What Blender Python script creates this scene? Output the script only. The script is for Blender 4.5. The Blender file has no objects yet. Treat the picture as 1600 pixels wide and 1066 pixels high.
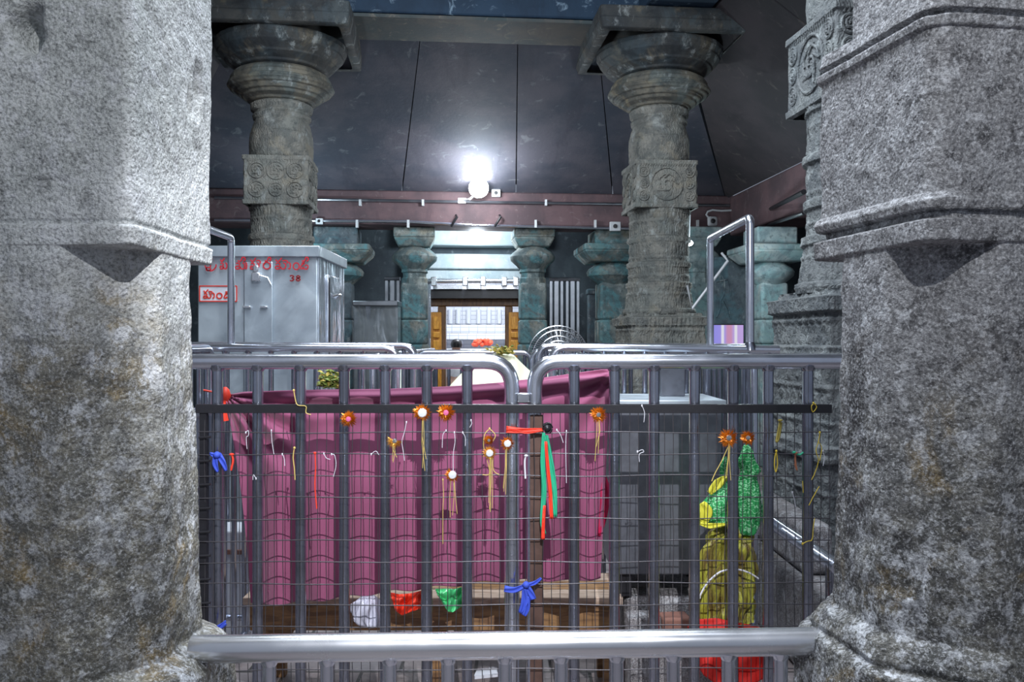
import bpy, math, random
import numpy as np
from mathutils import Vector
random.seed(7); rng = np.random.default_rng(7)
PI = math.pi
sc = bpy.context.scene
C = sc.collection
F = 1600*30/36.0          # focal length in pixels (30 mm lens)
CZ = 1.4                  # camera height

# ------------------------------------------------------------------ camera, world, lights, exposure
cam = bpy.data.cameras.new('camera'); cam.lens = 30; cam.sensor_width = 36; cam.clip_start = .05
co = bpy.data.objects.new('camera', cam); co.location = (0, 0, CZ); co.rotation_euler = (PI/2, 0, 0)
C.objects.link(co); sc.camera = co
cam.dof.use_dof = False
w = bpy.data.worlds.new('world'); sc.world = w; w.use_nodes = True
bgn = w.node_tree.nodes['Background']; bgn.inputs[0].default_value = (.60, .68, .85, 1); bgn.inputs[1].default_value = .24
sc.view_settings.view_transform = 'Standard'; sc.view_settings.look = 'None'
sc.view_settings.gamma = 1; sc.view_settings.use_curve_mapping = False
sc.view_settings.exposure = .45

def light(name, kind, loc, energy, col=(.86, .92, 1), size=.1, aim=None, spot=None, sy=None):
    l = bpy.data.lights.new(name, kind); l.energy = energy; l.color = col
    if kind == 'AREA':
        l.size = size
        if sy: l.shape = 'RECTANGLE'; l.size_y = sy
    else: l.shadow_soft_size = size
    if spot: l.spot_size = math.radians(spot); l.spot_blend = .55
    o = bpy.data.objects.new(name, l); o.location = loc; C.objects.link(o)
    if aim is not None:
        o.rotation_euler = (Vector(aim)-Vector(loc)).to_track_quat('-Z', 'Y').to_euler()
    return o
light('porch_lamp', 'POINT', (.22, .0, CZ+1.35), 50, size=.01, col=(.97, .98, 1))
light('cloth_fill_spot', 'SPOT', (.22, .0, CZ+1.35), 310, size=.01, col=(.95, .96, 1), aim=(-.26, 3.0, .7), spot=39)  # extra spot added at the porch lamp's position to brighten the cloth
light('doorway_tube_light', 'AREA', (0, 1.85, 3.9), 60, size=1.0, sy=.5, aim=(0, 1.7, 0), col=(.84, .9, 1))
light('hall_fill_light', 'AREA', (-.3, 4.1, 4.3), 135, size=2.2, aim=(-.5, 6.4, .5), col=(.84, .92, 1))  # unseen fill lamp added to brighten the columns and donation box front
light('aisle_light_left', 'POINT', (-2.6, 10.2, 2.6), 18, size=.1, col=(.7, .9, 1))
light('aisle_light_right', 'POINT', (2.25, 8.6, 2.3), 20, size=.08, col=(.75, .93, 1))
light('sanctum_light', 'POINT', (-.45, 14.8, 2.7), 105, size=.2, col=(.88, .94, 1))
light('lintel_light', 'POINT', (-.5, 12.0, 2.9), 45, size=.1, col=(.82, .92, 1))

# ------------------------------------------------------------------ helpers
def P(px, py, d): return Vector(((px-800)/F*d, d, CZ+(533-py)/F*d))

def setp(o, label=None, cat=None, group=None, kind=None):
    if label: o['label'] = label
    if cat: o['category'] = cat
    if group: o['group'] = group
    if kind: o['kind'] = kind
    return o
def thing(name, label, cat, loc=(0, 0, 0), rz=0, group=None):
    o = bpy.data.objects.new(name, None); C.objects.link(o); o.empty_display_size = .05
    o.location = loc; o.rotation_euler = (0, 0, rz)
    return setp(o, label, cat, group)

class MB:
    """collects geometry for ONE mesh"""
    def __init__(s): s.v = []; s.f = []
    def add(s, vs, fs):
        n = len(s.v); s.v.extend([tuple(p) for p in vs]); s.f.extend([tuple(i+n for i in f) for f in fs]); return s
    def box(s, c, d, rz=0, taper=1.0):
        cx, cy, cz = c; dx, dy, dz = d[0]/2, d[1]/2, d[2]/2; ca, sa = math.cos(rz), math.sin(rz); vs = []
        for z, t in ((-dz, 1), (dz, taper)):
            for x, y in ((-dx, -dy), (dx, -dy), (dx, dy), (-dx, dy)):
                x *= t; y *= t
                vs.append((cx+x*ca-y*sa, cy+x*sa+y*ca, cz+z))
        return s.add(vs, [(0, 3, 2, 1), (4, 5, 6, 7), (0, 1, 5, 4), (1, 2, 6, 5), (2, 3, 7, 6), (3, 0, 4, 7)])
    def tube(s, pts, r, n=10, closed=False, cap=True):
        pts = [Vector(p) for p in pts]; m = len(pts); rs = r if isinstance(r, (list, tuple)) else [r]*m
        prev = None; rings = []
        for i, p in enumerate(pts):
            a = pts[(i-1) % m] if (closed or i > 0) else p
            b = pts[(i+1) % m] if (closed or i < m-1) else p
            t = (b-a)
            if t.length < 1e-9: t = Vector((0, 0, 1))
            t.normalize()
            if prev is None:
                u = t.cross(Vector((0, 0, 1)))
                if u.length < .05: u = t.cross(Vector((0, 1, 0)))
            else: u = prev - t*prev.dot(t)
            u.normalize(); prev = u; q = t.cross(u)
            rings.append([p+(u*math.cos(k*2*PI/n)+q*math.sin(k*2*PI/n))*rs[i] for k in range(n)])
        fs = []
        for i in range(m if closed else m-1):
            j = (i+1) % m
            for k in range(n): l = (k+1) % n; fs.append((i*n+k, i*n+l, j*n+l, j*n+k))
        if cap and not closed: fs += [tuple(range(n))[::-1], tuple(range((m-1)*n, m*n))]
        return s.add([v for r_ in rings for v in r_], fs)
    def lathe(s, prof, c=(0, 0, 0), n=32, rz=0, axis='z'):
        vs = []; m = len(prof)
        for z, r in prof:
            for k in range(n):
                a = rz+2*PI*k/n; x, y = r*math.cos(a), r*math.sin(a)
                vs.append((c[0]+x, c[1]+y, c[2]+z) if axis == 'z' else (c[0]+x, c[1]+z, c[2]+y))
        fs = [(i*n+k, i*n+(k+1) % n, (i+1)*n+(k+1) % n, (i+1)*n+k) for i in range(m-1) for k in range(n)]
        fs += [tuple(range(n))[::-1], tuple(range((m-1)*n, m*n))]
        return s.add(vs, fs)
    def grid(s, G, thick=None):
        """G: rows x cols of points"""
        R, K = len(G), len(G[0])
        return s.add([p for row in G for p in row], [(i*K+j, i*K+j+1, (i+1)*K+j+1, (i+1)*K+j) for i in range(R-1) for j in range(K-1)])
    def prism(s, poly, y0, y1):
        """poly in x,z extruded along y"""
        n = len(poly)
        vs = [(x, y0, z) for x, z in poly]+[(x, y1, z) for x, z in poly]
        return s.add(vs, [tuple(range(n)), tuple(range(2*n-1, n-1, -1))]+[(i, i+n, (i+1) % n+n, (i+1) % n) for i in range(n)])
    def slab(s, a, b, c, d, t):
        """thick quad; t = thickness vector"""
        q = [Vector(p) for p in (a, b, c, d)]; t = Vector(t)
        return s.add(q+[p+t for p in q], [(0, 1, 2, 3), (7, 6, 5, 4), (0, 4, 5, 1), (1, 5, 6, 2), (2, 6, 7, 3), (3, 7, 4, 0)])
    def build(s, name, mat, parent=None, smooth=True, bevel=0, solid=0, sub=0, seg=2, ang=38):
        q = parent
        while q is not None and '_o' not in q: q = q.parent
        off = np.array(q['_o'] if q is not None else (0, 0, 0), float)
        me = bpy.data.meshes.new(name)
        me.from_pydata([tuple(np.array(v, float)-off) for v in s.v] if off.any() else s.v, [], s.f)
        me.materials.append(mat); me.validate()
        o = bpy.data.objects.new(name, me); C.objects.link(o)
        if parent is not None: o.parent = parent
        fin(o, smooth, ang)
        if solid: m = o.modifiers.new('solid', 'SOLIDIFY'); m.thickness = solid; m.offset = 0
        if sub: m = o.modifiers.new('sub', 'SUBSURF'); m.levels = sub; m.render_levels = sub
        if bevel: m = o.modifiers.new('bevel', 'BEVEL'); m.width = bevel; m.segments = seg; m.limit_method = 'ANGLE'
        return o
def fin(o, smooth=True, ang=38):
    me = o.data
    if smooth:
        me.shade_smooth(); me.set_sharp_from_angle(angle=math.radians(ang))
def npmesh(name, V, Fq, mat, parent=None, smooth=True, ang=180):
    """numpy vertices + quad faces"""
    me = bpy.data.meshes.new(name); V = np.asarray(V, np.float32); Fq = np.asarray(Fq, np.int32)
    me.vertices.add(len(V)); me.vertices.foreach_set('co', V.ravel())
    me.loops.add(Fq.size); me.loops.foreach_set('vertex_index', Fq.ravel())
    me.polygons.add(len(Fq)); me.polygons.foreach_set('loop_start', np.arange(0, Fq.size, 4, dtype=np.int32))
    me.update(calc_edges=True); me.validate(); me.materials.append(mat)
    o = bpy.data.objects.new(name, me); C.objects.link(o)
    if parent is not None: o.parent = parent
    if smooth:
        me.shade_smooth()
        if ang < 180: me.set_sharp_from_angle(angle=math.radians(ang))
    return o
def ringfaces(R, N):
    i, j = np.meshgrid(np.arange(R-1), np.arange(N), indexing='ij'); i = i.ravel(); j = j.ravel(); k = (j+1) % N
    return np.stack([i*N+j, i*N+k, (i+1)*N+k, (i+1)*N+j], 1)

# numpy value noise
_tab = rng.random(4096)
def vn(p, seed=0):
    q = np.floor(p).astype(np.int64); f = p-q; f = f*f*(3-2*f)
    def h(i, j, k): return _tab[((q[:, 0]+i)*73856093 ^ (q[:, 1]+j)*19349663 ^ (q[:, 2]+k)*83492791 ^ seed*9176) & 4095]
    a = h(0, 0, 0)*(1-f[:, 0])+h(1, 0, 0)*f[:, 0]; b = h(0, 1, 0)*(1-f[:, 0])+h(1, 1, 0)*f[:, 0]
    c = h(0, 0, 1)*(1-f[:, 0])+h(1, 0, 1)*f[:, 0]; d = h(0, 1, 1)*(1-f[:, 0])+h(1, 1, 1)*f[:, 0]
    a = a*(1-f[:, 1])+b*f[:, 1]; c = c*(1-f[:, 1])+d*f[:, 1]
    return (a*(1-f[:, 2])+c*f[:, 2])*2-1
def fbm(p, s, o=4, seed=0, g=.5):
    t = 0; a = 1
    for k in range(o): t = t+a*vn(p*s*2**k, seed+k); a *= g
    return t
def sstep(a, b, x): t = np.clip((x-a)/(b-a), 0, 1); return t*t*(3-2*t)

# ------------------------------------------------------------------ materials
class NM:
    def __init__(s, name):
        s.m = bpy.data.materials.new(name); s.m.use_nodes = True; s.t = s.m.node_tree
        s.b = s.t.nodes['Principled BSDF']; s.co = s.n('ShaderNodeTexCoord').outputs['Object']
    def n(s, k, **kw):
        x = s.t.nodes.new(k)
        for a, b in kw.items(): setattr(x, a, b)
        return x
    def l(s, a, b): s.t.links.new(a, b)
    def mapc(s, sc_=(1, 1, 1), loc=(0, 0, 0), rot=(0, 0, 0)):
        m = s.n('ShaderNodeMapping'); m.inputs['Scale'].default_value = sc_; m.inputs['Location'].default_value = loc; m.inputs['Rotation'].default_value = rot
        s.l(s.co, m.inputs[0]); return m.outputs[0]
    def noise(s, scale, det=4, rough=.55, dist=0, vec=None):
        x = s.n('ShaderNodeTexNoise'); x.inputs['Scale'].default_value = scale; x.inputs['Detail'].default_value = det
        x.inputs['Roughness'].default_value = rough; x.inputs['Distortion'].default_value = dist
        s.l(vec if vec is not None else s.co, x.inputs['Vector']); return x.outputs['Fac']
    def vor(s, scale, feat='F1', vec=None):
        x = s.n('ShaderNodeTexVoronoi'); x.feature = feat; x.inputs['Scale'].default_value = scale
        s.l(vec if vec is not None else s.co, x.inputs['Vector']); return x.outputs['Distance']
    def ramp(s, f, a, b, lo=0., hi=1.):
        x = s.n('ShaderNodeMapRange'); x.interpolation_type = 'SMOOTHSTEP'; s.l(f, x.inputs[0])
        x.inputs[1].default_value = a; x.inputs[2].default_value = b; x.inputs[3].default_value = lo; x.inputs[4].default_value = hi
        return x.outputs[0]
    def mix(s, f, a, b, mode='MIX'):
        x = s.n('ShaderNodeMix'); x.data_type = 'RGBA'; x.blend_type = mode
        for sock, v in ((x.inputs[0], f), (x.inputs[6], a), (x.inputs[7], b)):
            if hasattr(v, 'default_value') or hasattr(v, 'is_linked'): s.l(v, sock)
            elif isinstance(v, (int, float)): sock.default_value = v
            else: sock.default_value = (*v, 1)
        return x.outputs[2]
    def math(s, op, a, b=None):
        x = s.n('ShaderNodeMath'); x.operation = op
        for i, v in enumerate((a, b)):
            if v is None: continue
            if isinstance(v, (int, float)): x.inputs[i].default_value = v
            else: s.l(v, x.inputs[i])
        return x.outputs[0]
    def sep(s):
        x = s.n('ShaderNodeSeparateXYZ'); s.l(s.co, x.inputs[0]); return x.outputs
    def bump(s, h, st=.5, dist=.01, prev=None):
        x = s.n('ShaderNodeBump'); x.inputs['Strength'].default_value = st; x.inputs['Distance'].default_value = dist
        s.l(h, x.inputs['Height'])
        if prev is not None: s.l(prev, x.inputs['Normal'])
        s.l(x.outputs[0], s.b.inputs['Normal']); return x.outputs[0]
    def col(s, c):
        if isinstance(c, tuple): s.b.inputs['Base Color'].default_value = (*c, 1)
        else: s.l(c, s.b.inputs['Base Color'])
    def set(s, **kw):
        for k, v in kw.items():
            i = s.b.inputs[k.replace('_', ' ')]
            if isinstance(v, bpy.types.NodeSocket): s.l(v, i)
            else: i.default_value = v
        return s.m

def granite(name, c1, c2, white=(.75, .78, .82), wamt=.5, wlow=None, ochre=(.42, .31, .14), oamt=.5, dark=(.05, .05, .055), damt=.5,
            speck=.5, lowcol=None, lowz=.0, bumpd=.006, fine=1.0):
    """pillar granite: pale wash above, grimy mottled stone below, lichen, ochre stains, mineral speckle"""
    m = NM(name); big = m.noise(3.2, 6, .6); c = m.mix(m.ramp(big, .35, .65), c1, c2)
    c = m.mix(m.math('MULTIPLY', m.ramp(m.noise(1.7, 2), .40, .6), .6), c, (c1[0]*1.25, c1[1]*1.25, c1[2]*1.28))
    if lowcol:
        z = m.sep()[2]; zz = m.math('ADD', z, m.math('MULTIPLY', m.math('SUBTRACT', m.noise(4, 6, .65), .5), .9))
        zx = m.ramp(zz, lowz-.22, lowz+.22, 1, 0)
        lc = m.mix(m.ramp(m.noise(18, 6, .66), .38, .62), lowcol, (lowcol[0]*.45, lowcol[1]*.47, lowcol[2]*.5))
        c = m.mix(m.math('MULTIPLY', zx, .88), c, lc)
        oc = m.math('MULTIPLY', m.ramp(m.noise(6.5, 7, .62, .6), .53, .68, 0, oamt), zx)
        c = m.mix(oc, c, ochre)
        wv = m.math('MULTIPLY', m.ramp(m.noise(21, 9, .74, .2, m.mapc((1, 1, .7), (3, 1, 2))), .52, .58, 0, wamt), m.ramp(m.noise(3.3, 4, .6), .40, .60, .12, 1))
        wv = m.math('MULTIPLY', wv, m.math('ADD', m.math('MULTIPLY', zx, .9), .12))
        c = m.mix(wv, c, white)
    else:
        c = m.mix(m.math('MULTIPLY', m.ramp(m.noise(21, 9, .74, .2, m.mapc((1, 1, .7), (3, 1, 2))), .52, .58, 0, wamt), m.ramp(m.noise(3.3, 4, .6), .40, .60, .12, 1)), c, white)
        c = m.mix(m.ramp(m.noise(5, 7, .62, .6), .56, .7, 0, oamt), c, ochre)
    st = m.noise(7, 6, .6, .4, m.mapc((1, 1, .16), (5, 2, 0)))
    c = m.mix(m.ramp(st, .52, .68, 0, damt), c, dark)
    blot = m.noise(22, 7, .72, .3)
    c = m.mix(m.ramp(blot, .52, .62, 0, damt*.9), c, dark)
    c = m.mix(m.ramp(m.noise(26, 6, .72, .3, m.mapc((1, 1, 1), (7, 3, 1))), .53, .62, 0, wamt*.5), c, white)
    s1 = m.noise(210*fine, 2, .7); s2 = m.vor(120*fine); s3 = m.noise(95*fine, 3, .7)
    c = m.mix(m.ramp(s3, .36, .5, speck*.8, 0), c, (c2[0]*.25, c2[1]*.25, c2[2]*.27))
    c = m.mix(m.ramp(s3, .54, .66, 0, speck*.7), c, (.8, .82, .85))
    c = m.mix(m.ramp(s1, .38, .48, speck, 0), c, (.035, .037, .04))
    c = m.mix(m.ramp(s1, .54, .64, 0, speck*.8), c, (.88, .9, .93))
    m.col(c); m.set(Roughness=.82)
    m.b.inputs['Specular IOR Level'].default_value = .35
    b1 = m.bump(m.noise(14, 8, .7), .55, bumpd*2.2)
    b2 = m.bump(m.ramp(s2, 0, .6), .5, bumpd*.5, b1)
    m.bump(m.noise(85*fine, 4, .75), .7, bumpd*1.3, b2)
    return m.m
M = {}
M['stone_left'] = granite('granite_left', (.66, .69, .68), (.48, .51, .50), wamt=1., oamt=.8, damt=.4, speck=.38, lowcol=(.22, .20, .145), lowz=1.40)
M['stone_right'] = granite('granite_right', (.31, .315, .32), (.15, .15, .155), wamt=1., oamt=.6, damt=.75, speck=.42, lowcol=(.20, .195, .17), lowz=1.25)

def carved_stone(name, c1, c2, scale=1., teal=None, paint=0, warm=0):
    m = NM(name); c = m.mix(m.ramp(m.noise(2.6, 6, .6), .38, .62), c1, c2)
    if warm: c = m.mix(m.ramp(m.noise(4, 6, .6, .5), .54, .66, 0, warm), c, (.33, .27, .17))
    if teal: c = m.mix(m.ramp(m.noise(3.4, 5, .6, .8), .47, .58, 0, paint), c, teal)
    c = m.mix(m.ramp(m.noise(9, 8, .7, .3, m.mapc((1, 1, .5))), .54, .66, 0, .4), c, (.55, .6, .6))
    c = m.mix(m.ramp(m.noise(16, 6, .7), .52, .66, 0, .55), c, (.05, .06, .065))
    c = m.mix(m.ramp(m.noise(4.5, 7, .7, .4, m.mapc(loc=(4, 2, 7))), .47, .60, 0, .6), c, (c2[0]*.5, c2[1]*.55, c2[2]*.6))
    m.col(c); m.set(Roughness=.8)
    vw = m.n('ShaderNodeTexWave'); vw.inputs['Scale'].default_value = 9*scale; vw.inputs['Distortion'].default_value = 14; vw.inputs['Detail'].default_value = 3; vw.inputs['Detail Scale'].default_value = 1.6
    m.l(m.co, vw.inputs['Vector'])
    b = m.bump(vw.outputs['Fac'], .4*(scale > .5), .012)
    m.bump(m.noise(40, 6, .7), .5, .006, b)
    return m.m
M['column'] = carved_stone('carved_granite', (.31, .30, .265), (.20, .20, .18), 1.2, (.18, .28, .29), .12, .3)
M['column_front'] = carved_stone('dark_carved_granite', (.21, .225, .225), (.15, .16, .165), 1.5)
M['column_cap'] = carved_stone('capital_granite', (.22, .20, .155), (.10, .10, .09), .1, (.10, .17, .19), .35, .8)
M['abacus'] = carved_stone('abacus_stone', (.07, .07, .065), (.035, .04, .045), .1, (.08, .13, .16), .3, .3)
M['teal'] = carved_stone('limewashed_teal_stone', (.30, .31, .28), (.12, .16, .165), .1, (.09, .30, .34), .6, .45)
M['pale_teal'] = carved_stone('pale_limewashed_stone', (.40, .45, .45), (.24, .31, .32), .1, (.22, .46, .47), .4, .3)
M['bluegrey'] = carved_stone('blue_grey_limewash', (.14, .17, .19), (.08, .10, .12), .1, (.09, .2, .24), .5)

def plaster(name, c1, c2, streak=(.42, .45, .47), samt=.3, sc_=1.):
    m = NM(name); c = m.mix(m.ramp(m.noise(1.3*sc_, 6, .6), .38, .62), c1, c2)
    c = m.mix(m.ramp(m.noise(5*sc_, 9, .65, 1), .58, .7, 0, samt), c, streak)
    c = m.mix(m.ramp(m.noise(4*sc_, 6, .6, .5, m.mapc((1, .25, .25))), .55, .7, 0, .4), c, (c1[0]*.45, c1[1]*.45, c1[2]*.5))
    m.col(c); m.set(Roughness=.75); m.bump(m.noise(25, 6, .65), .3, .01); return m.m
M['ceiling'] = plaster('sooty_ceiling', (.125, .12, .15), (.07, .08, .11), samt=.3)
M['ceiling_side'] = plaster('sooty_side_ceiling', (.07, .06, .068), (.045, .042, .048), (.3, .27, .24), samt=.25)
M['beam_blue'] = plaster('blue_black_beam', (.02, .05, .095), (.012, .033, .065), (.24, .34, .44), .9, 1.3)
M['beam_brown'] = plaster('maroon_painted_beam', (.18, .11, .12), (.11, .075, .085), (.45, .38, .38), .3, 1.5)
M['beam_under'] = plaster('stained_beam_underside', (.12, .11, .10), (.06, .08, .085), (.3, .25, .2), .5, 1.5)
M['wall_dark'] = plaster('dark_wall', (.09, .12, .14), (.05, .065, .08), (.3, .36, .4), .4, 1.2)
M['lintel'] = plaster('whitewashed_lintel', (.62, .70, .72), (.45, .55, .58), (.85, .9, .92), .5, 2)

def metal(name, c, r=.22, scratch=.3, metallic=1.):
    m = NM(name); n_ = m.noise(5, 4, .6)
    m.col(m.mix(m.ramp(m.noise(7, 5), .45, .7, 0, scratch), c, (c[0]*.45, c[1]*.42, c[2]*.4)))
    m.set(Metallic=metallic, Roughness=m.ramp(n_, .3, .7, r*.85, r*1.25)); return m.m
M['steel'] = metal('polished_steel', (.78, .82, .92), .2, .2, .95)
M['steel_bar'] = metal('worn_steel_bar', (.42, .45, .54), .2, .5, .95)
M['steel_fg'] = metal('bright_steel_rail', (.86, .88, .92), .24, .08, .92)
M['steel_dull'] = metal('dull_steel', (.36, .38, .42), .33, .3)
def sheet(name, c, r, bscale, bst, c2=None):
    m = NM(name); m.col(m.mix(m.ramp(m.noise(3, 6, .6, .5), .42, .6, 0, .55), c, c2 or (c[0]*.55, c[1]*.58, c[2]*.62)))
    m.set(Metallic=.72, Roughness=m.ramp(m.noise(5, 5), .3, .7, r*.7, r*1.4)); m.bump(m.noise(bscale, 2, .5, .6, m.mapc((1, 1, .35))), bst, .03); return m.m
M['hundi'] = sheet('donation_box_steel', (.66, .74, .80), .42, 2.6, .25)
M['hundi_side'] = sheet('dented_shiny_steel', (.85, .9, .98), .16, 7, .9)
M['panel'] = sheet('reflective_steel_panel', (.5, .54, .58), .2, 5, .5)
def flat(name, c, r=.6, metallic=0, var=.25, bscale=60, bst=.2, em=None, emc=None, trans=0, alpha=1, sheen=0):
    m = NM(name); m.col(m.mix(m.ramp(m.noise(18, 4), .4, .65, 0, var), c, tuple(x*.55 for x in c)))
    m.set(Roughness=r, Metallic=metallic); m.bump(m.noise(bscale, 3), bst, .003)
    if em: m.b.inputs['Emission Color'].default_value = (*(emc or c), 1); m.b.inputs['Emission Strength'].default_value = em
    if alpha < 1: m.b.inputs['Alpha'].default_value = alpha
    if trans: m.b.inputs['Transmission Weight'].default_value = trans
    return m.m
M['grey_box'] = flat('grey_box_steel', (.17, .18, .21), .38, .5, .5, 6, .1)
M['black'] = flat('black_painted_iron', (.018, .018, .022), .35)
M['wire'] = flat('dark_mesh_wire', (.11, .105, .115), .35, .6)
M['rust'] = flat('rusty_brown_iron', (.13, .075, .06), .6, .3, .5)
M['lamp_white'] = flat('white_lamp_glass', (1, 1, 1), .3, em=60, emc=(.92, .97, 1))
M['lamp_small'] = flat('small_lamp_glass', (1, 1, 1), .3, em=25, emc=(.85, .95, 1))
M['white_plastic'] = flat('white_plastic', (.72, .74, .77), .35, var=.05)
M['dark_plastic'] = flat('dark_plastic', (.02, .02, .025), .3)
M['red_paint'] = flat('red_paint', (.62, .02, .035), .5)
M['dark_red_paint'] = flat('dark_red_marker', (.28, .01, .015), .5)
M['sign_white'] = flat('white_sign', (.72, .74, .80), .4, var=.05)
M['sign_red'] = flat('sign_red', (.75, .05, .03), .5, var=.05)
M['blue'] = flat('blue_cloth', (.05, .10, .62), .7)
M['green_plastic'] = flat('green_plastic_bag', (.08, .62, .22), .3, var=.3, bscale=25, bst=.8)
M['white_bag'] = flat('white_plastic_bag', (.66, .67, .80), .3, var=.3, bscale=25, bst=.8)
M['red_bag'] = flat('red_plastic_bag', (.85, .05, .02), .4, var=.3, bscale=25, bst=.8)
M['red_cloth'] = flat('red_cloth', (.66, .02, .015), .75, var=.4)
M['orange_red'] = flat('orange_red_ribbon', (.9, .06, .03), .5)
M['magenta'] = flat('crimson_cloth', (.55, .01, .08), .7)
M['green_ribbon'] = flat('green_ribbon', (.03, .45, .25), .5)
M['thread_white'] = flat('white_cotton_thread', (.75, .75, .82), .8, var=.1)
M['thread_gold'] = flat('gold_thread', (.72, .55, .16), .5, var=.3)
M['thread_yellow'] = flat('yellow_thread', (.75, .55, .05), .6, var=.3)
M['thread_red'] = flat('red_thread', (.7, .06, .03), .7, var=.3)
M['orange_thread'] = flat('rust_thread', (.45, .17, .09), .7, var=.3)
M['tinsel'] = flat('orange_tinsel', (.75, .20, .012), .25, .5, .6)
M['tinsel_gold'] = flat('gold_tinsel', (.9, .45, .08), .25, .6, .3)
M['mirror'] = flat('mirror_disc', (.8, .8, .82), .1, .9, .2)
M['pink_gem'] = flat('pink_paper', (.75, .15, .35), .5)
M['leaf'] = flat('green_leaves', (.16, .22, .04), .6, var=.6)
M['dry_flower'] = flat('dry_flowers', (.45, .36, .08), .7, var=.5)
M['cream'] = flat('cream_cloth', (.80, .82, .60), .8, var=.08, bst=.1)
M['bag_yellow'] = flat('yellow_printed_cloth', (.75, .72, .06), .6, var=.2)
M['wood'] = None
def wood(name, c1, c2, r=.4, sc_=(1, 6, 6)):
    m = NM(name); g = m.noise(6, 5, .6, 1.2, m.mapc(sc_)); m.col(m.mix(m.ramp(g, .35, .65), c1, c2))
    m.set(Roughness=r); m.bump(g, .25, .004); return m.m
M['wood'] = wood('bench_wood', (.36, .20, .085), (.17, .09, .045), .55)
M['wood_pale'] = wood('pale_plank', (.55, .42, .33), (.36, .25, .18), .7)
M['door_wood'] = wood('golden_door_wood', (.80, .38, .05), (.55, .23, .03), .35, (6, 6, 1))
M['door_frame'] = wood('brown_door_frame', (.26, .13, .05), (.15, .07, .03), .4, (6, 6, 1))
def cloth_mat():
    m = NM('maroon_cloth')
    c = m.mix(m.ramp(m.noise(4, 5, .6), .4, .65, 0, .5), (.32, .08, .17), (.24, .058, .13))
    m.col(c); m.set(Roughness=.8); m.b.inputs['Sheen Weight'].default_value = .3
    wv = m.n('ShaderNodeTexWave'); wv.inputs['Scale'].default_value = 260; m.l(m.co, wv.inputs['Vector'])
    m.bump(m.noise(300, 2), .15, .002); return m.m
M['maroon'] = cloth_mat()
def floor_mat():
    m = NM('stone_paving'); br = m.n('ShaderNodeTexBrick'); m.l(m.mapc((1.3, 1.3, 1), (.2, .1, 0)), br.inputs['Vector'])
    br.inputs['Color1'].default_value = (.34, .28, .27, 1); br.inputs['Color2'].default_value = (.24, .22, .23, 1); br.inputs['Mortar'].default_value = (.06, .055, .05, 1)
    br.inputs['Scale'].default_value = 1.2; br.inputs['Mortar Size'].default_value = .012
    c = m.mix(m.ramp(m.noise(5, 8, .65), .45, .65, 0, .6), br.outputs[0], (.09, .085, .085))
    c = m.mix(m.ramp(m.noise(9, 6, .65, 1), .57, .66, 0, .5), c, (.55, .5, .5))
    m.col(c); m.set(Roughness=.5); m.bump(m.noise(30, 6), .4, .01); return m.m
M['floor'] = floor_mat()
M['rubble'] = granite('rubble_stone', (.26, .24, .24), (.15, .14, .145), wamt=.5, oamt=.2, speck=.3, damt=.6)
M['brick'] = flat('brown_brick', (.27, .13, .10), .8, var=.5, bst=.6)
def green_net():
    m = NM('green_lace_cloth'); r = m.n('ShaderNodeTexWave'); r.wave_type = 'RINGS'; r.inputs['Scale'].default_value = 24; r.inputs['Distortion'].default_value = 9; r.inputs['Detail'].default_value = 1; r.inputs['Detail Scale'].default_value = 3
    m.l(m.co, r.inputs['Vector'])
    c = m.mix(m.ramp(r.outputs['Fac'], .72, .92), (.025, .33, .09), (.33, .75, .42)); m.col(c); m.set(Roughness=.7); return m.m
M['green_net'] = green_net()
def yellow_plastic():
    m = NM('olive_cloth'); n_ = m.noise(9, 4, .6, 1.5, m.mapc((3, 3, .5)))
    m.col(m.mix(m.ramp(n_, .4, .62), (.17, .12, .035), (.50, .50, .06))); m.set(Roughness=.35); m.bump(n_, .8, .02); return m.m
M['olive'] = yellow_plastic()
def tiles():
    m = NM('white_tiles'); br = m.n('ShaderNodeTexBrick'); m.l(m.mapc((1, 1, 1), rot=(PI/2, 0, 0)), br.inputs['Vector']); br.offset = 0
    br.inputs['Color1'].default_value = (.8, .82, .86, 1); br.inputs['Color2'].default_value = (.72, .74, .80, 1); br.inputs['Mortar'].default_value = (.5, .52, .6, 1)
    br.inputs['Scale'].default_value = 3; m.col(br.outputs[0]); m.set(Roughness=.25); return m.m
M['tiles'] = tiles()
def screen():
    m = NM('lit_screen'); s_ = m.sep(); x = s_[0]
    a = m.mix(m.ramp(x, -.1, .08), (.35, .33, .95), (.62, .45, .9)); 
    a = m.mix(m.math('MULTIPLY', m.ramp(m.math('ABSOLUTE', m.math('SUBTRACT', m.math('ABSOLUTE', m.math('SUBTRACT', x, .01)), .048)), .006, .014, 1, 0), .9), a, (.95, .95, 1))
    a = m.mix(m.ramp(m.math('ABSOLUTE', m.math('SUBTRACT', x, .01)), .01, .036, .7, 0), a, (.75, .3, .38))
    m.col((.02, .02, .02)); m.l(a, m.b.inputs['Emission Color']); m.b.inputs['Emission Strength'].default_value = .55; m.set(Roughness=.3); return m.m
M['screen'] = screen()
M['skin'] = flat('brown_skin', (.34, .19, .13), .5, var=.1)
M['hair'] = flat('black_hair', (.015, .012, .012), .4)
M['cloth_white'] = flat('white_cotton_cloth', (.6, .6, .62), .8)
M['flower_red'] = flat('red_orange_flowers', (.8, .1, .04), .7, var=.4)

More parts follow.
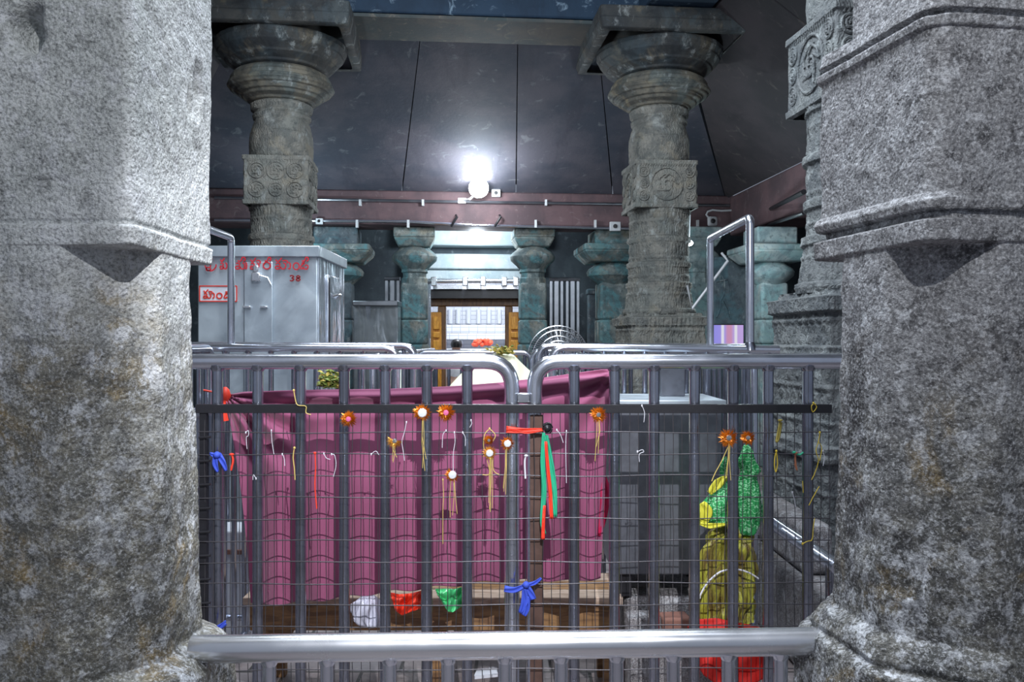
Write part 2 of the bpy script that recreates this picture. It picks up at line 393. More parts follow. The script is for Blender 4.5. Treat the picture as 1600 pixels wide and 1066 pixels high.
# ------------------------------------------------------------------ setting
YAW = math.radians(5); ca, sa = math.cos(YAW), math.sin(YAW)
O0 = Vector((-.42, 8.08, 0))                    # middle between the two rear columns
def Hh(u, v, z=0):                               # hall axes: u to the right, v into the depth, z above the lens height
    return Vector((O0.x+u*ca-v*sa, O0.y+u*sa+v*ca, CZ+z))
def struct(name, mb, mat, **k): return setp(mb.build(name, mat, None, **k), kind='structure')
struct('floor', MB().box((0, 8, -.05), (16, 24, .1)), M['floor'])
BV = 3.05                                       # depth of the outer beam line beyond the columns
# inner beams above the four columns
struct('trim_1', MB().box(Hh(0, 0, 3.22), (4.4, .62, .5), YAW), M['beam_blue'], bevel=.02)
struct('trim_2', MB().box(Hh(0, .0, 2.945), (4.4, .60, .03), YAW), M['beam_under'])
struct('trim_3', MB().box(Hh(1.85, -3.6, 3.2), (.6, 6.4, .5), YAW), M['beam_blue'], bevel=.02)
struct('trim_4', MB().box(Hh(-1.85, -3.6, 3.2), (.6, 6.4, .5), YAW), M['beam_blue'], bevel=.02)
struct('ceiling', MB().box(Hh(0, -3.6, 3.5), (4.6, 8, .1), YAW), M['beam_blue'])
# sloping slabs: back, right, left
UR, UL = 3.6, -3.9
back = MB()
ub = [-2.25, -1.35, -.45, .5, 1.3, 2.15]; ul = [UL, -2.2, -.75, .75, 2.05, UR]
for i in range(5):
    g = .004
    back.slab(Hh(ub[i]+g, .25, 2.95), Hh(ub[i+1]-g, .25, 2.95), Hh(ul[i+1]-g*2, BV+.1, 1.92), Hh(ul[i]+g*2, BV+.1, 1.92), (0, 0, .12))
back.slab(Hh(-2.25, .25, 3.10), Hh(2.15, .25, 3.10), Hh(UR, BV+.1, 2.07), Hh(UL, BV+.1, 2.07), (0, 0, .1))  # unseen backing layer added to block light leaking through the slab gaps
struct('ceiling_back', back, M['ceiling'], smooth=False)
side = MB()
for s_, uo in ((1, UR), (-1, UL)): side.slab(Hh(2.17*s_, .3, 3.10), Hh(2.17*s_, -8, 3.10), Hh(uo, -8, 2.07), Hh(uo, BV+.1, 2.07), (0, 0, .1))  # added backing over the side slabs, out of view, blocks light leaks
for s_, uo in ((1, UR), (-1, UL)):
    for i in range(5):
        v0 = .2-i*1.6; v1 = v0-1.58
        t0 = BV+.1 if i == 0 else v0
        side.slab(Hh(2.17*s_, v0, 2.95), Hh(2.17*s_, v1, 2.95), Hh(uo, v1, 1.92), Hh(uo, t0, 1.92), (0, 0, .12))
struct('ceiling_side', side, M['ceiling_side'], smooth=False)
# outer beams
struct('trim_5', MB().box(Hh((UL+UR)/2, BV+.3, 1.73), (UR-UL+1.2, .6, .44), YAW), M['beam_brown'], bevel=.02)
struct('trim_6', MB().box(Hh(UR+.3, -2, 1.66), (.6, 10, .52), YAW), M['beam_brown'], bevel=.02)
struct('trim_7', MB().box(Hh(UL-.3, -2, 1.66), (.6, 10, .52), YAW), M['beam_brown'], bevel=.02)
# back walls round the door (door opening between u=-.66 and .66)
WV = 5.0
def hx(px, v):                                    # hall u for an image column at depth v
    d0 = O0.y+v*ca; k = (px-800)/F
    return (k*(O0.y+v*ca)-O0.x+v*sa)/(ca-k*sa)
dl, dr = hx(664, WV), hx(814, WV)
struct('wall_back', MB().box(Hh((dl-6.7)/2, WV+.15, .25), (dl+6.7, .3, 3.9), YAW)
       .box(Hh((dr+6.5)/2, WV+.15, .25), (6.5-dr, .3, 3.9), YAW).box(Hh((dl+dr)/2, WV+.15, 1.6), (dr-dl, .3, 1.2), YAW), M['wall_dark'], smooth=False)
struct('ceiling_aisle', MB().box(Hh(0, 5.1, 1.82), (12, 2.8, .1), YAW).box(Hh(5.2, -1, 1.9), (2.6, 12, .1), YAW), M['wall_dark'])
struct('wall_right', MB().box(Hh(6.3, 0, 0), (.2, 12, 4), YAW), M['wall_dark'])
struct('wall_left', MB().box(Hh(-6.6, 0, 0), (.2, 12, 4), YAW), M['wall_dark'])
# lintel mouldings
def zz(py, v, u=0): p = Hh(u, v); return (533-py)/F*p.y
lm = MB()
for y0, y1, dep in ((360, 384, .34), (396, 420, .26), (420, 438, .20)):
    z0, z1 = zz(y1, WV-.3), zz(y0, WV-.3)
    lm.box(Hh((dl+dr)/2, WV-dep/2, (z0+z1)/2), (dr-dl+.36, dep, z1-z0), YAW)
struct('trim_8', lm, M['lintel'], bevel=.02)
# sanctum room beyond the door
SV = 9.6
r_ = MB(); r_.box(Hh((dl+dr)/2, SV, .1), (4.2, .1, 3.2), YAW); r_.box(Hh(dl-1.2, 7.4, .1), (.1, 4.5, 3.2), YAW).box(Hh(dr+1.2, 7.4, .1), (.1, 4.5, 3.2), YAW)
struct('wall_sanctum', r_, M['tiles'], smooth=False)
struct('ceiling_sanctum', MB().box(Hh((dl+dr)/2, 7.5, 1.75), (4.2, 5, .1), YAW), M['tiles'])

# ------------------------------------------------------------------ foreground pillars
def fg_pillar(name, label, cx, cy, W, yaw, ch, levels, mat, dips, seed, shaft_off=0, up_w=None):
    """levels: function z->(half width, chamfer) evaluated along a z list"""
    N = 460
    th = np.linspace(0, 2*PI, N, endpoint=False)
    zs, hw, cf = levels
    R = len(zs)
    T, Z = np.meshgrid(th, zs); Hw = np.repeat(np.array(hw)[:, None], N, 1); Cf = np.repeat(np.array(cf)[:, None], N, 1)
    acc = np.zeros_like(T); p = 90.
    for k in range(4):
        c = np.cos(T-k*PI/2); d = Hw
        acc += np.where(c > .02, np.clip(c, .02, 1)/d, 0)**p
        c = np.cos(T-k*PI/2-PI/4); d = (2*Hw-Cf)/math.sqrt(2)
        acc += np.where(c > .02, np.clip(c, .02, 1)/d, 0)**p
    r = acc**(-1/p)
    X = r*np.cos(T); Y = r*np.sin(T)
    c, s = math.cos(yaw), math.sin(yaw)
    WX = cx+X*c-Y*s; WY = cy+X*s+Y*c
    p3 = np.stack([WX.ravel(), WY.ravel(), Z.ravel()], 1)
    n = fbm(p3, 3.5, 3, seed)*.006+fbm(p3, 16, 4, seed+9)*.0032+fbm(p3, 70, 2, seed+3)*.0011
    low = 1-sstep(.9, 1.5, p3[:, 2]); n *= (.8+.6*low)
    # chips along the arrises
    rr = r.ravel(); 
    for (x, y, z, sx, sz, dep) in dips:
        q = ((p3[:, 0]-x)**2+(p3[:, 1]-y)**2)/sx**2+((p3[:, 2]-z)/sz)**2
        q = q*(1+.35*fbm(p3, 40, 2, seed+5))
        n -= dep*np.exp(-np.maximum(q, 0)**2)
    k = 1+n/rr
    V = np.stack([cx+(p3[:, 0]-cx)*k, cy+(p3[:, 1]-cy)*k, p3[:, 2]], 1)
    o = npmesh(name, V, ringfaces(R, N), mat)
    setp(o, label, 'pillar'); return o
def levels(spec, zlo, zhi, step=.0045):
    """spec: list of (z, half, chamfer) piecewise linear with jumps allowed"""
    zs = []; z = zlo
    zk = [a[0] for a in spec]
    while z < zhi: zs.append(z); z += step if (CZ-.62 < z < CZ+.75) else .03
    zs = sorted(set(zs+zk)); 
    S = np.array(spec); zs = np.array(zs)
    # jumps are given by two entries 0.002 apart
    return zs, np.interp(zs, S[:, 0], S[:, 1]), np.interp(zs, S[:, 0], S[:, 2])
z = lambda r: CZ+r
W = .195
specL = [(z(-1.4), W+.065, .12), (z(-.61), W+.06, .12), (z(-.585), W+.045, .12), (z(-.565), W+.012, .12), (z(-.3), W+.006, .12), (z(.157), W, .118),
         (z(.159), W+.002, .012), (z(.19), W+.004, .012), (z(.194), W-.003, .014), (z(.198), W-.003, .014), (z(.202), W, .012), (z(1.7), W, .012)]
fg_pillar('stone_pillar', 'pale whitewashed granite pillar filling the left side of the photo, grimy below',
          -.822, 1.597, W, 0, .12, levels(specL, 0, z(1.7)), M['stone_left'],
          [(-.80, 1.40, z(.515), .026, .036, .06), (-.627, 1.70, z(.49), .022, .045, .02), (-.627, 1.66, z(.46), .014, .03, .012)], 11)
W = .18
specR = [(z(-1.4), W+.08, .13), (z(-.60), W+.078, .13), (z(-.545), W+.07, .13), (z(-.535), W+.052, .13), (z(-.525), W+.055, .13), (z(-.50), W+.045, .13), (z(-.488), W+.026, .12), (z(-.2), W+.014, .12), (z(.157), W+.006, .12),
         (z(.159), W+.010, .02), (z(.192), W+.010, .02), (z(.197), W-.006, .025), (z(.208), W-.006, .025), (z(.212), W+.006, .025), (z(.226), W+.009, .025), (z(.234), W+.005, .025), (z(.238), W, .025), (z(.245), W, .025),
         (z(.50), W, .025), (z(.503), W+.006, .025), (z(.517), W+.007, .025), (z(.52), W-.006, .025), (z(.527), W-.006, .025), (z(.53), W+.004, .025), (z(.555), W, .025), (z(.57), W-.04, .025), (z(1.7), W-.04, .025)]
fg_pillar('stone_pillar', 'dark weathered granite pillar on the right with a moulded overhanging band',
            .809, 1.55, W, math.radians(10), .12, levels(specR, 0, z(1.7)), M['stone_right'],
          [(.60, 1.70, z(.54), .02, .02, .01), (.61, 1.40, z(.17), .02, .015, .006)], 31)

# ------------------------------------------------------------------ carved hall columns
def relief(a, zc, seed, cell=.12):
    """a: arc length along surface, zc: height; repeated arched niches with figures, in tiers"""
    t = np.zeros_like(a)
    tier = np.floor(zc/.17); fz = zc/.17-tier
    ncell = np.where(tier % 2 == 0, cell, cell*.66)
    u = (a/ncell) % 1-.5
    band = (fz < .1)*1.0+(fz > .93)*.7
    arch = np.exp(-((np.sqrt((u*1.1)**2+(np.maximum(fz-.5, 0)*.9)**2)-.36)/.055)**2)*(fz > .12)*(fz < .93)
    fig = np.exp(-(u/.15)**2-((fz-.42)/.22)**2)+.8*np.exp(-(u/.09)**2-((fz-.72)/.07)**2)
    t = band*1.0+arch*.8+fig*.9
    return t
def column(name, label, cx, cy, mat, matcap, capmat, seed, g=None, dens=1.0):
    root = thing(name, label, 'column', (cx, cy, 0), 0, g)
    N = int(360*dens)
    th = np.linspace(0, 2*PI, N, endpoint=False)
    def body(nm, prof, mat_, square=0, amp=.01, dz=.01, carve=True, yaw=YAW):
        P_ = np.array(prof); 
        zs = np.arange(P_[0, 0], P_[-1, 0], dz/dens); zs = np.unique(np.concatenate([zs, P_[:, 0]]))
        rr = np.interp(zs, P_[:, 0], P_[:, 1]); T, Z = np.meshgrid(th, zs); RR = np.repeat(rr[:, None], N, 1)
        if square:
            p = 60.; acc = 0
            for k in range(4):
                c = np.cos(T-k*PI/2); acc = acc+np.where(c > .02, np.clip(c, .02, 1)/RR, 0)**p
            r = acc**(-1/p); X0 = r*np.cos(T); Y0 = r*np.sin(T)
            side = np.abs(X0) > np.abs(Y0); A = np.where(side, Y0, X0)+5
        else: r = RR; A = T*.3
        n = 0
        if carve:
            n = relief(A.ravel(), Z.ravel()+5, seed)*amp
        pp = np.stack([cx+(r*np.cos(T)).ravel(), cy+(r*np.sin(T)).ravel(), Z.ravel()], 1)
        n = n+fbm(pp, 22, 4, seed)*amp*.55+fbm(pp, 5, 2, seed)*.006
        r2 = r.ravel()+n
        Tt = T.ravel()+yaw
        V = np.stack([r2*np.cos(Tt), r2*np.sin(Tt), CZ+Z.ravel()], 1)
        return npmesh(nm, V, ringfaces(len(zs), N), mat_, root)
    body('base', [(-1.4, .43), (-1.1, .43), (-1.09, .38), (-.6, .38), (-.59, .40), (-.52, .40), (-.51, .36), (-.1, .36), (-.09, .385), (-.03, .385), (-.02, .35), (.14, .35), (.15, .375), (.22, .375), (.23, .33), (.26, .32)], mat, 1, .014)
    body('shaft', [(.25, .335), (.30, .34), (.31, .32), (.50, .295), (.51, .31), (.55, .31), (.56, .285), (.69, .283), (.70, .30), (.74, .30), (.75, .28), (.93, .28), (.94, .297), (.98, .297), (.99, .275), (1.20, .275), (1.21, .29), (1.25, .29)], mat, 0, .009)
    blk = MB(); c0 = Vector((0, 0, CZ+1.46))
    body('carved_block', [(1.235, .27), (1.24, .298), (1.275, .300), (1.28, .287), (1.64, .287), (1.645, .300), (1.68, .298), (1.685, .26)], mat, 1, .002, carve=False)
    # scroll medallions on the four faces
    sm = MB()
    for f in range(4):
        a = YAW+f*PI/2; nx, ny = math.cos(a), math.sin(a); tx, ty = -ny, nx
        def pt(u, v, h): return (nx*(.288+h)+tx*u, ny*(.288+h)+ty*u, CZ+1.46+v)
        med = [(-.17, .085, .07), (0, .085, .08), (.17, .085, .07), (-.17, -.085, .07), (0, -.085, .06), (.17, -.085, .07)] if f % 2 == 0 or 'left' in label else [(0, 0, .15), (-.2, .1, .05), (.2, .1, .05), (-.2, -.1, .05), (.2, -.1, .05)]
        if 'left' not in label: med = [(0, 0, .15), (-.215, .11, .045), (.215, .11, .045), (-.215, 0, .04), (.215, 0, .04), (-.215, -.11, .045), (.215, -.11, .045)]
        for (u, v, R_) in med:
            sm.tube([pt(u+R_*math.cos(q*PI/9), v+R_*math.sin(q*PI/9), .002) for q in range(18)], .010, 6, closed=True)
            sp = [pt(u+R_*(.72-.62*q/16)*math.cos(q*PI/5), v+R_*(.72-.62*q/16)*math.sin(q*PI/5), .003) for q in range(17)]
            sm.tube(sp, .009, 6)
            for q in range(5): sm.tube([pt(u+R_*.75*math.cos(q*1.257), v+R_*.75*math.sin(q*1.257), .0), pt(u+R_*.4*math.cos(q*1.257+.7), v+R_*.4*math.sin(q*1.257+.7), .004)], .009, 6)
        for q in range(22):
            u = -.25+q*.5/21; sm.tube([pt(u, .165, 0), pt(u+.008, .185, .004)], .006, 5); sm.tube([pt(u, -.165, 0), pt(u+.008, -.185, .004)], .006, 5)
    sm.build('scroll_relief', mat, root)
    body('vase', [(1.66, .25), (1.70, .285), (1.80, .292), (1.92, .285), (2.00, .262), (2.05, .245), (2.06, .262), (2.09, .268), (2.11, .25), (2.13, .25), (2.14, .28), (2.19, .285), (2.205, .262), (2.22, .25)], M['column'] if mat is not M['column_front'] else mat, 0, .005, carve=False)
    body('capital_disc', [(2.20, .24), (2.22, .30), (2.26, .36), (2.275, .36), (2.29, .40), (2.31, .41), (2.33, .46), (2.36, .485), (2.39, .47), (2.395, .455), (2.43, .455), (2.47, .43), (2.49, .40)], capmat, 0, .004, carve=False)
    body('capital_dome', [(2.48, .34), (2.52, .42), (2.58, .50), (2.66, .57), (2.72, .60), (2.755, .60)], M['abacus'], 0, .006, carve=False)
    body('abacus', [(2.75, .60), (2.755, .68), (2.84, .70), (2.94, .70), (2.945, .66)], M['abacus'], 1, .004, carve=False)
    return root
column('carved_column', 'carved stone column rising behind the steel donation box, left of the lamp', -2.16, 8.0, M['column'], None, M['column_cap'], 3)
column('carved_column', 'carved stone column right of the lamp, with one large round scroll medallion', 1.41, 8.2, M['column'], None, M['column_cap'], 5)
column('carved_column', 'dark carved column partly hidden behind the right foreground pillar', 1.86, 4.52, M['column_front'], None, M['column_cap'], 8, dens=1.15)
column('carved_column', 'dark carved column almost wholly hidden behind the left foreground pillar', -2.32, 4.35, M['column_front'], None, M['column_cap'], 9, dens=.8)

# ------------------------------------------------------------------ small pillars of the rear aisle
def small_pillar(label, px, d, mat, capmat=None, s=1.0, oct_=True, wide=.0):
    x = (px-800)/F*d; root = thing('aisle_pillar', label, 'pillar', (x, d, 0), YAW); capmat = capmat or mat
    k = d/F
    def Z(py): return CZ+(533-py)*k
    hs = 21*k*s
    MB().box((0, 0, Z(538)/2), (hs*2.1, hs*2.1, Z(538))).box((0, 0, (Z(500)+Z(538))/2), (hs*2, hs*2, Z(500)-Z(538))).box((0, 0, (Z(443)+Z(500))/2), (hs*1.94, hs*1.94, Z(443)-Z(500))).build('shaft', mat, root, bevel=.03)
    lo = 24 if wide else 0
    q_ = lambda y: Z(y+lo)
    MB().lathe([(q_(452), hs*1.03), (q_(436), hs*1.03), (q_(434), hs*.92), (q_(428), hs*.92), (q_(426), hs*1.05), (q_(421), hs*1.0)], (0, 0, 0), 8, PI/8).build('neck', mat, root, ang=20)
    MB().lathe([(q_(424), hs*.88), (q_(416), hs*1.2), (q_(408), hs*1.62), (q_(402), hs*1.68), (q_(397), hs*1.55), (q_(391), hs*1.2), (q_(386), hs*1.0)], (0, 0, 0), 40).build('cushion_capital', capmat, root)
    w1, w2 = hs*(1.5+wide), hs*(1.15+wide*.6)
    FQ = [(0, 3, 2, 1), (4, 5, 6, 7), (0, 1, 5, 4), (1, 2, 6, 5), (2, 3, 7, 6), (3, 0, 4, 7)]
    y0, y1 = (Z(412), Z(396)) if wide else (Z(388), Z(374))
    bk = MB().add([(sx*w2, sy*w2, y0) for sx, sy in ((-1, -1), (1, -1), (1, 1), (-1, 1))]+[(sx*w1, sy*w1, y1) for sx, sy in ((-1, -1), (1, -1), (1, 1), (-1, 1))], FQ)
    if wide: bk.box((0, 0, (Z(396)+Z(386))/2), (w1*2, w1*2, Z(386)-Z(396)))
    bk.build('bracket', capmat, root, bevel=.02)
    wt_ = w1 if not wide else hs*(1.1+wide*.4)
    zt_ = min(CZ+1.505, Z(358))
    MB().box((0, 0, (zt_+(Z(386) if wide else y1))/2), (wt_*2, wt_*2, zt_-(Z(386) if wide else y1))).build('bracket_block', mat if wide else capmat, root, bevel=.02)
    return root
small_pillar('mottled grey-green small pillar left of the wooden door', 648, 11.5, M['teal'])
small_pillar('small pillar with pale cushion capital right of the wooden door', 832, 11.65, M['teal'], s=1.0)
small_pillar('blue-teal small pillar just left of the right carved column', 957, 11.8, M['teal'], M['teal'], 1.15, wide=.7)
small_pillar('teal small pillar just right of the steel donation box', 528, 11.45, M['bluegrey'], M['teal'], 1.15, wide=.7)
small_pillar('bright pale teal small pillar behind the tall steel frame', 1203, 9.6, M['pale_teal'], M['pale_teal'], 1.05, wide=.85)
small_pillar('bright white-teal pillar between the right column and the tall frame', 1088, 10.6, M['pale_teal'], M['pale_teal'], 1.0)
# relief slab between the two bright pillars
t = thing('relief_slab', 'dark stone slab with faint carved relief above the screen', 'stone slab', P(1140, 533, 10.2)*1)
t.location.z = 0; t['_o'] = tuple(t.location)
MB().box((P(1138, 0, 10.2).x, 10.2, 1.2), (.40, .2, 2.4)).build('slab', M['bluegrey'], t, bevel=.02)
rl = MB(); 
for (ax, ay, bx, by) in ((1128, 430, 1132, 452), (1132, 452, 1126, 470), (1120, 440, 1138, 436), (1138, 436, 1142, 462), (1126, 470, 1120, 496), (1132, 470, 1142, 498)):
    rl.tube([P(ax, ay, 10.09), P((ax+bx)/2+2, (ay+by)/2, 10.07), P(bx, by, 10.09)], .011, 8)
rl.build('carved_figure', M['bluegrey'], t)

# steel panels and bars of the rear aisle
def hall_box(name, mat, parent, px0, px1, py0, py1, d, th, **k):
    a, b = P(px0, py1, d), P(px1, py0, d)
    return MB().box(((a.x+b.x)/2, d, (a.z+b.z)/2), (b.x-a.x, th, b.z-a.z)).build(name, mat, parent, **k)
t = thing('steel_counter', 'reflective steel panelled counter between donation box and left aisle pillar', 'counter', (0, 0, 0))
hall_box('panel', M['panel'], t, 556, 624, 478, 700, 10.9, .3, bevel=.01)
hall_box('top_strip', M['steel_dull'], t, 555, 625, 471, 479, 10.86, .4, bevel=.01)
def grille(label, px0, px1, n, y0, y1, d):
    t = thing('steel_grille', label, 'grille')
    MB().tube([P(px0-3, y0, d), P(px1+3, y0, d)], .03, 8).build('top_rail', M['steel_dull'], t)
    for i in range(n):
        x = px0+(px1-px0)*i/(n-1); wd = .035 if i % 3 != 1 else .055
        a = P(x, y0, d); b = P(x, y1, d); MB().box((a.x, d, (a.z+b.z)/2), (wd, .03, a.z-b.z)).build('bar', M['steel_dull'], t)
grille('vertical steel bars above the reflective counter left of the door', 604, 622, 3, 436, 474, 11.6)
grille('tall vertical steel bars behind the pedestal fan', 861, 903, 6, 437, 689, 11.9)
t = thing('dark_cabinet', 'narrow dark grey carved post right of the steel bars', 'post')
hall_box('body', M['bluegrey'], t, 918, 936, 460, 690, 12.3, .2, bevel=.02); hall_box('top_block', M['bluegrey'], t, 916, 938, 452, 461, 12.3, .26, bevel=.02)

# ------------------------------------------------------------------ doorway
D = 12.6
t = thing('doorway', 'steel clad doorway with golden wooden doors standing open on the bright shrine', 'doorway')
fr = MB()
for x0, x1 in ((664, 675), (812, 817)): a, b = P(x0, 700, D), P(x1, 437, D); fr.box(((a.x+b.x)/2, D, b.z/2), (b.x-a.x, .4, b.z))
fr.build('steel_jamb', M['steel'], t, bevel=.01)
ra = MB(); ra.tube([P(664, 439, D-.25), P(816, 439, D-.25)], .035, 10)
ra.build('steel_rail', M['steel_fg'], t)
cl = MB()
for x in (678, 727, 755, 788, 806): p = P(x, 440, D-.28); cl.box(p, (.08, .1, .13))
cl.build('rail_clamp', M['steel_fg'], t, bevel=.01)
hall_box('canopy_strip', M['steel_fg'], t, 677, 722, 446, 452, D-.1, .1); hall_box('canopy_strip', M['steel_fg'], t, 729, 752, 446, 452, D-.1, .1); hall_box('canopy_strip', M['steel_fg'], t, 760, 808, 446, 452, D-.1, .1)
hall_box('dark_soffit', M['dark_plastic'], t, 675, 812, 453, 467, D+.1, .3)
df = MB()
for b in ((675, 812, 467, 479), (685, 697, 479, 760), (789, 801, 479, 760)):
    a, c = P(b[0], b[3], D+.25), P(b[1], b[2], D+.25); zb = max(a.z, 0.0); df.box(((a.x+c.x)/2, D+.25, (zb+c.z)/2), (c.x-a.x, .2, c.z-zb))
df.build('door_frame', M['door_frame'], t, bevel=.015)
for x0, x1 in ((674, 690), (795, 813)):
    lf = MB(); a, c = P(x0, 0, D+.05), P(x1, 488, D+.05); lf.box(((a.x+c.x)/2, D+.05, c.z/2), (c.x-a.x, .06, c.z)); lfo = lf.build('door_leaf', M['door_wood'], t, bevel=.01)
    pn = MB()
    for y0, y1 in ((495, 515), (519, 528), (532, 560), (565, 620)): a, c = P(x0+3, y1, D), P(x1-3, y0, D); pn.box(((a.x+c.x)/2, D, (a.z+c.z)/2), (c.x-a.x, .05, c.z-a.z))
    pn.build('raised_panel', M['door_wood'], lfo, bevel=.01)
# sanctum furniture
t = thing('altar_steps', 'white tiled altar steps glimpsed through the doorway', 'altar')
for y0, y1, d, th in ((521, 531, 16.2, .5), (508, 521, 16.8, .5), (480, 508, 17.3, .3)): hall_box('step', M['tiles'], t, 690, 796, y0, y1, d, th, bevel=.01)
hall_box('counter', M['tiles'], t, 690, 796, 545, 640, 15.4, .5, bevel=.02)
ar = MB()
for x in (704, 716, 732, 748, 764, 780): ar.tube([P(x, 506, 17.1), P(x, 484, 17.1)], .05, 10); 
ar.build('pilaster', M['sign_white'], t)
f = thing('flower_heap', 'heap of red and orange flowers on the altar in the doorway', 'flowers', P(756, 544, 15.4))
fm = MB()
for i in range(40):
    fm.lathe([(-.035, .01), (-.02, .035), (0, .045), (.02, .035), (.035, .01)], (random.uniform(-.19, .17), random.uniform(-.06, .06), random.uniform(.05, .14)), 8)
fm.build('blossoms', M['flower_red'], f)
# the person (only the head shows above the rails)
t = thing('person', 'person with short black hair seated inside the bright doorway', 'person', P(712, 540, 14.6)); t.location.z = 0
hz = CZ+(533-541)/F*14.6
def skin_mesh(name, verts, edges, radii, mat, parent, sub=2):
    me = bpy.data.meshes.new(name); me.from_pydata(verts, edges, []); o = bpy.data.objects.new(name, me); C.objects.link(o); o.parent = parent
    o.modifiers.new('skin', 'SKIN')
    if not me.skin_vertices: me.attributes.new('x', 'FLOAT', 'POINT')
    o.modifiers['skin'].use_smooth_shade = True
    for i, r in enumerate(radii): me.skin_vertices[0].data[i].radius = r if isinstance(r, tuple) else (r, r)
    me.skin_vertices[0].data[0].use_root = True
    s_ = o.modifiers.new('s', 'SUBSURF'); s_.levels = sub; s_.render_levels = sub
    me.materials.append(mat); return o
zh = hz
vts = [(0, 0, zh-.78), (0, 0, zh-.50), (0, 0, zh-.27), (0, 0, zh-.17), (.01, -.005, zh-.06), (.012, -.008, zh+.05), (.2, 0, zh-.29), (.27, -.05, zh-.55), (.16, -.25, zh-.62), (-.2, 0, zh-.29), (-.27, -.05, zh-.55), (-.16, -.25, zh-.62), (.2, -.42, zh-.80), (-.2, -.42, zh-.80), (.05, -.3, zh-.85), (-.05, -.3, zh-.85)]
try:
    skin_mesh('body', vts, [(0, 1), (1, 2), (2, 3), (3, 4), (4, 5), (2, 6), (6, 7), (7, 8), (2, 9), (9, 10), (10, 11), (0, 12), (0, 13), (12, 14), (13, 15)],
          [.17, .15, .13, .055, .085, .07, .06, .045, .035, .06, .045, .035, .08, .08, .05, .05], M['skin'], t)
except Exception as e: print('skin', e)
hb = MB(); hb.lathe([(-.02, .092), (.03, .1), (.08, .09), (.115, .05), (.125, .01)], (.012, .015, zh), 24); hb.build('hair', M['hair'], t)
MB().lathe([(-.8, .2), (-.55, .18), (-.4, .17), (-.3, .12), (-.24, .07)], (0, 0, zh), 24).build('shawl', M['cloth_white'], t)
MB().box((0, 0, (zh-.97)/2), (.9, .9, zh-.97)).build('seat_platform', M['tiles'], None)
bpy.data.objects['seat_platform'].location = (t.location.x, t.location.y, 0)
setp(bpy.data.objects['seat_platform'], 'tiled platform on which the person in the doorway sits', 'platform')

# ------------------------------------------------------------------ beam fittings
def beamY(px, v=BV-.02):
    u = hx(px, v); return Hh(u, v)
def onbeam(px, py, v=BV-.03):
    u = hx(px, v); p = Hh(u, v); return Vector((p.x, p.y, CZ+(533-py)/F*p.y))
t = thing('conduit_pipe', 'upper thin conduit pipe running along the maroon beam under the lamp', 'pipe')
MB().tube([onbeam(335, 309), onbeam(745, 316), onbeam(1200, 322)], .02, 8).build('pipe', M['steel_dull'], t)
for x in (563, 661, 853, 980): MB().box(onbeam(x, 317), (.03, .05, .08)).build('clip', M['white_plastic'], t)
t = thing('conduit_pipe', 'lower thin conduit pipe along the bottom edge of the maroon beam', 'pipe')
MB().tube([onbeam(335, 344), onbeam(636, 346), onbeam(740, 352), onbeam(960, 357), onbeam(1200, 360)], .018, 8).build('pipe', M['steel'], t)
for x in (558, 638, 837, 930, 1090): MB().box(onbeam(x, 350), (.03, .05, .1)).build('clip', M['white_plastic'], t)
for x, l in ((709, 'left-hand iron hook under the lamp on the maroon beam'), (777, 'right-hand iron hook under the lamp on the maroon beam')):
    p = onbeam(x, 345, BV-.05); k = MB().tube([p+Vector((.03, 0, .07)), p+Vector((.045, -.05, .04)), p+Vector((0, -.06, -.03)), p+Vector((-.03, -.04, -.08))], .016, 8).build('iron_hook', M['black'], None); setp(k, l, 'hook', 'hooks on the maroon beam')
lp = onbeam(748, 294, BV-.34)
t = thing('led_lamp', 'glaring round white lamp on the beam above the doorway', 'lamp', lp); t['_o'] = tuple(lp)
MB().lathe([(-.03, .02), (-.02, .09), (.0, .125), (.03, .115), (.05, .05)], lp, 28, axis='y').build('lit_lens', M['lamp_white'], t)
MB().lathe([(.03, .11), (.09, .10), (.12, .05)], lp, 24, axis='y').build('housing', M['dark_plastic'], t)
MB().tube([lp+Vector((0, .1, -.02)), lp+Vector((-.12, .12, -.12)), onbeam(724, 313)], .015, 8).box(onbeam(722, 314), (.10, .05, .07)).build('bracket', M['white_plastic'], t)
light('beam_lamp_light', 'POINT', lp+Vector((0, -.5, -.15)), 34, size=.08, col=(.86, .94, 1))
t = thing('small_lamp', 'small glaring lamp hanging right of the right carved column', 'lamp', P(1077, 380, 9.0)); t['_o'] = tuple(t.location)
MB().lathe([(-.03, .01), (-.02, .03), (0, .042), (.02, .03), (.04, .01)], t.location, 20, axis='z').build('bulb', M['lamp_small'], t)
MB().tube([t.location+Vector((0, 0, .03)), P(1078, 336, 9.0)], .006, 6).build('cable', M['white_plastic'], t)
def outlet(px, py, lab, hole=True, sz=13, v=BV-.04):
    p = onbeam(px, py, v); k = p.y/F; t = thing('socket_box', lab, 'socket', p); t['_o'] = tuple(p)
    MB().box(p, (sz*k, .05, sz*k*.85), YAW).build('plate', M['white_plastic'], t, bevel=.008)
    MB().lathe([(-.035, .0), (-.034, sz*k*.2), (0, sz*k*.2)], p+Vector((0, 0, 0)), 14, axis='y').build('plug', M['dark_plastic'], t)
    return t
outlet(961, 354, 'white socket plate with black plug on the beam left of the right column', sz=17)
outlet(499, 346, 'small white socket plate on the beam just right of the left column', sz=11)
outlet(775, 302, 'small white camera box on the beam beside the glaring lamp', sz=14)
p = onbeam(1113, 346, BV-.1); t = thing('security_camera', 'white dome security camera on the dark beam near the tall frame', 'camera', p); t['_o'] = tuple(p)
MB().box(p, (.13, .08, .13), YAW).build('body', M['white_plastic'], t, bevel=.03)
MB().lathe([(-.06, .0), (-.055, .03), (-.03, .035)], p, 16, axis='y').build('lens', M['dark_plastic'], t)
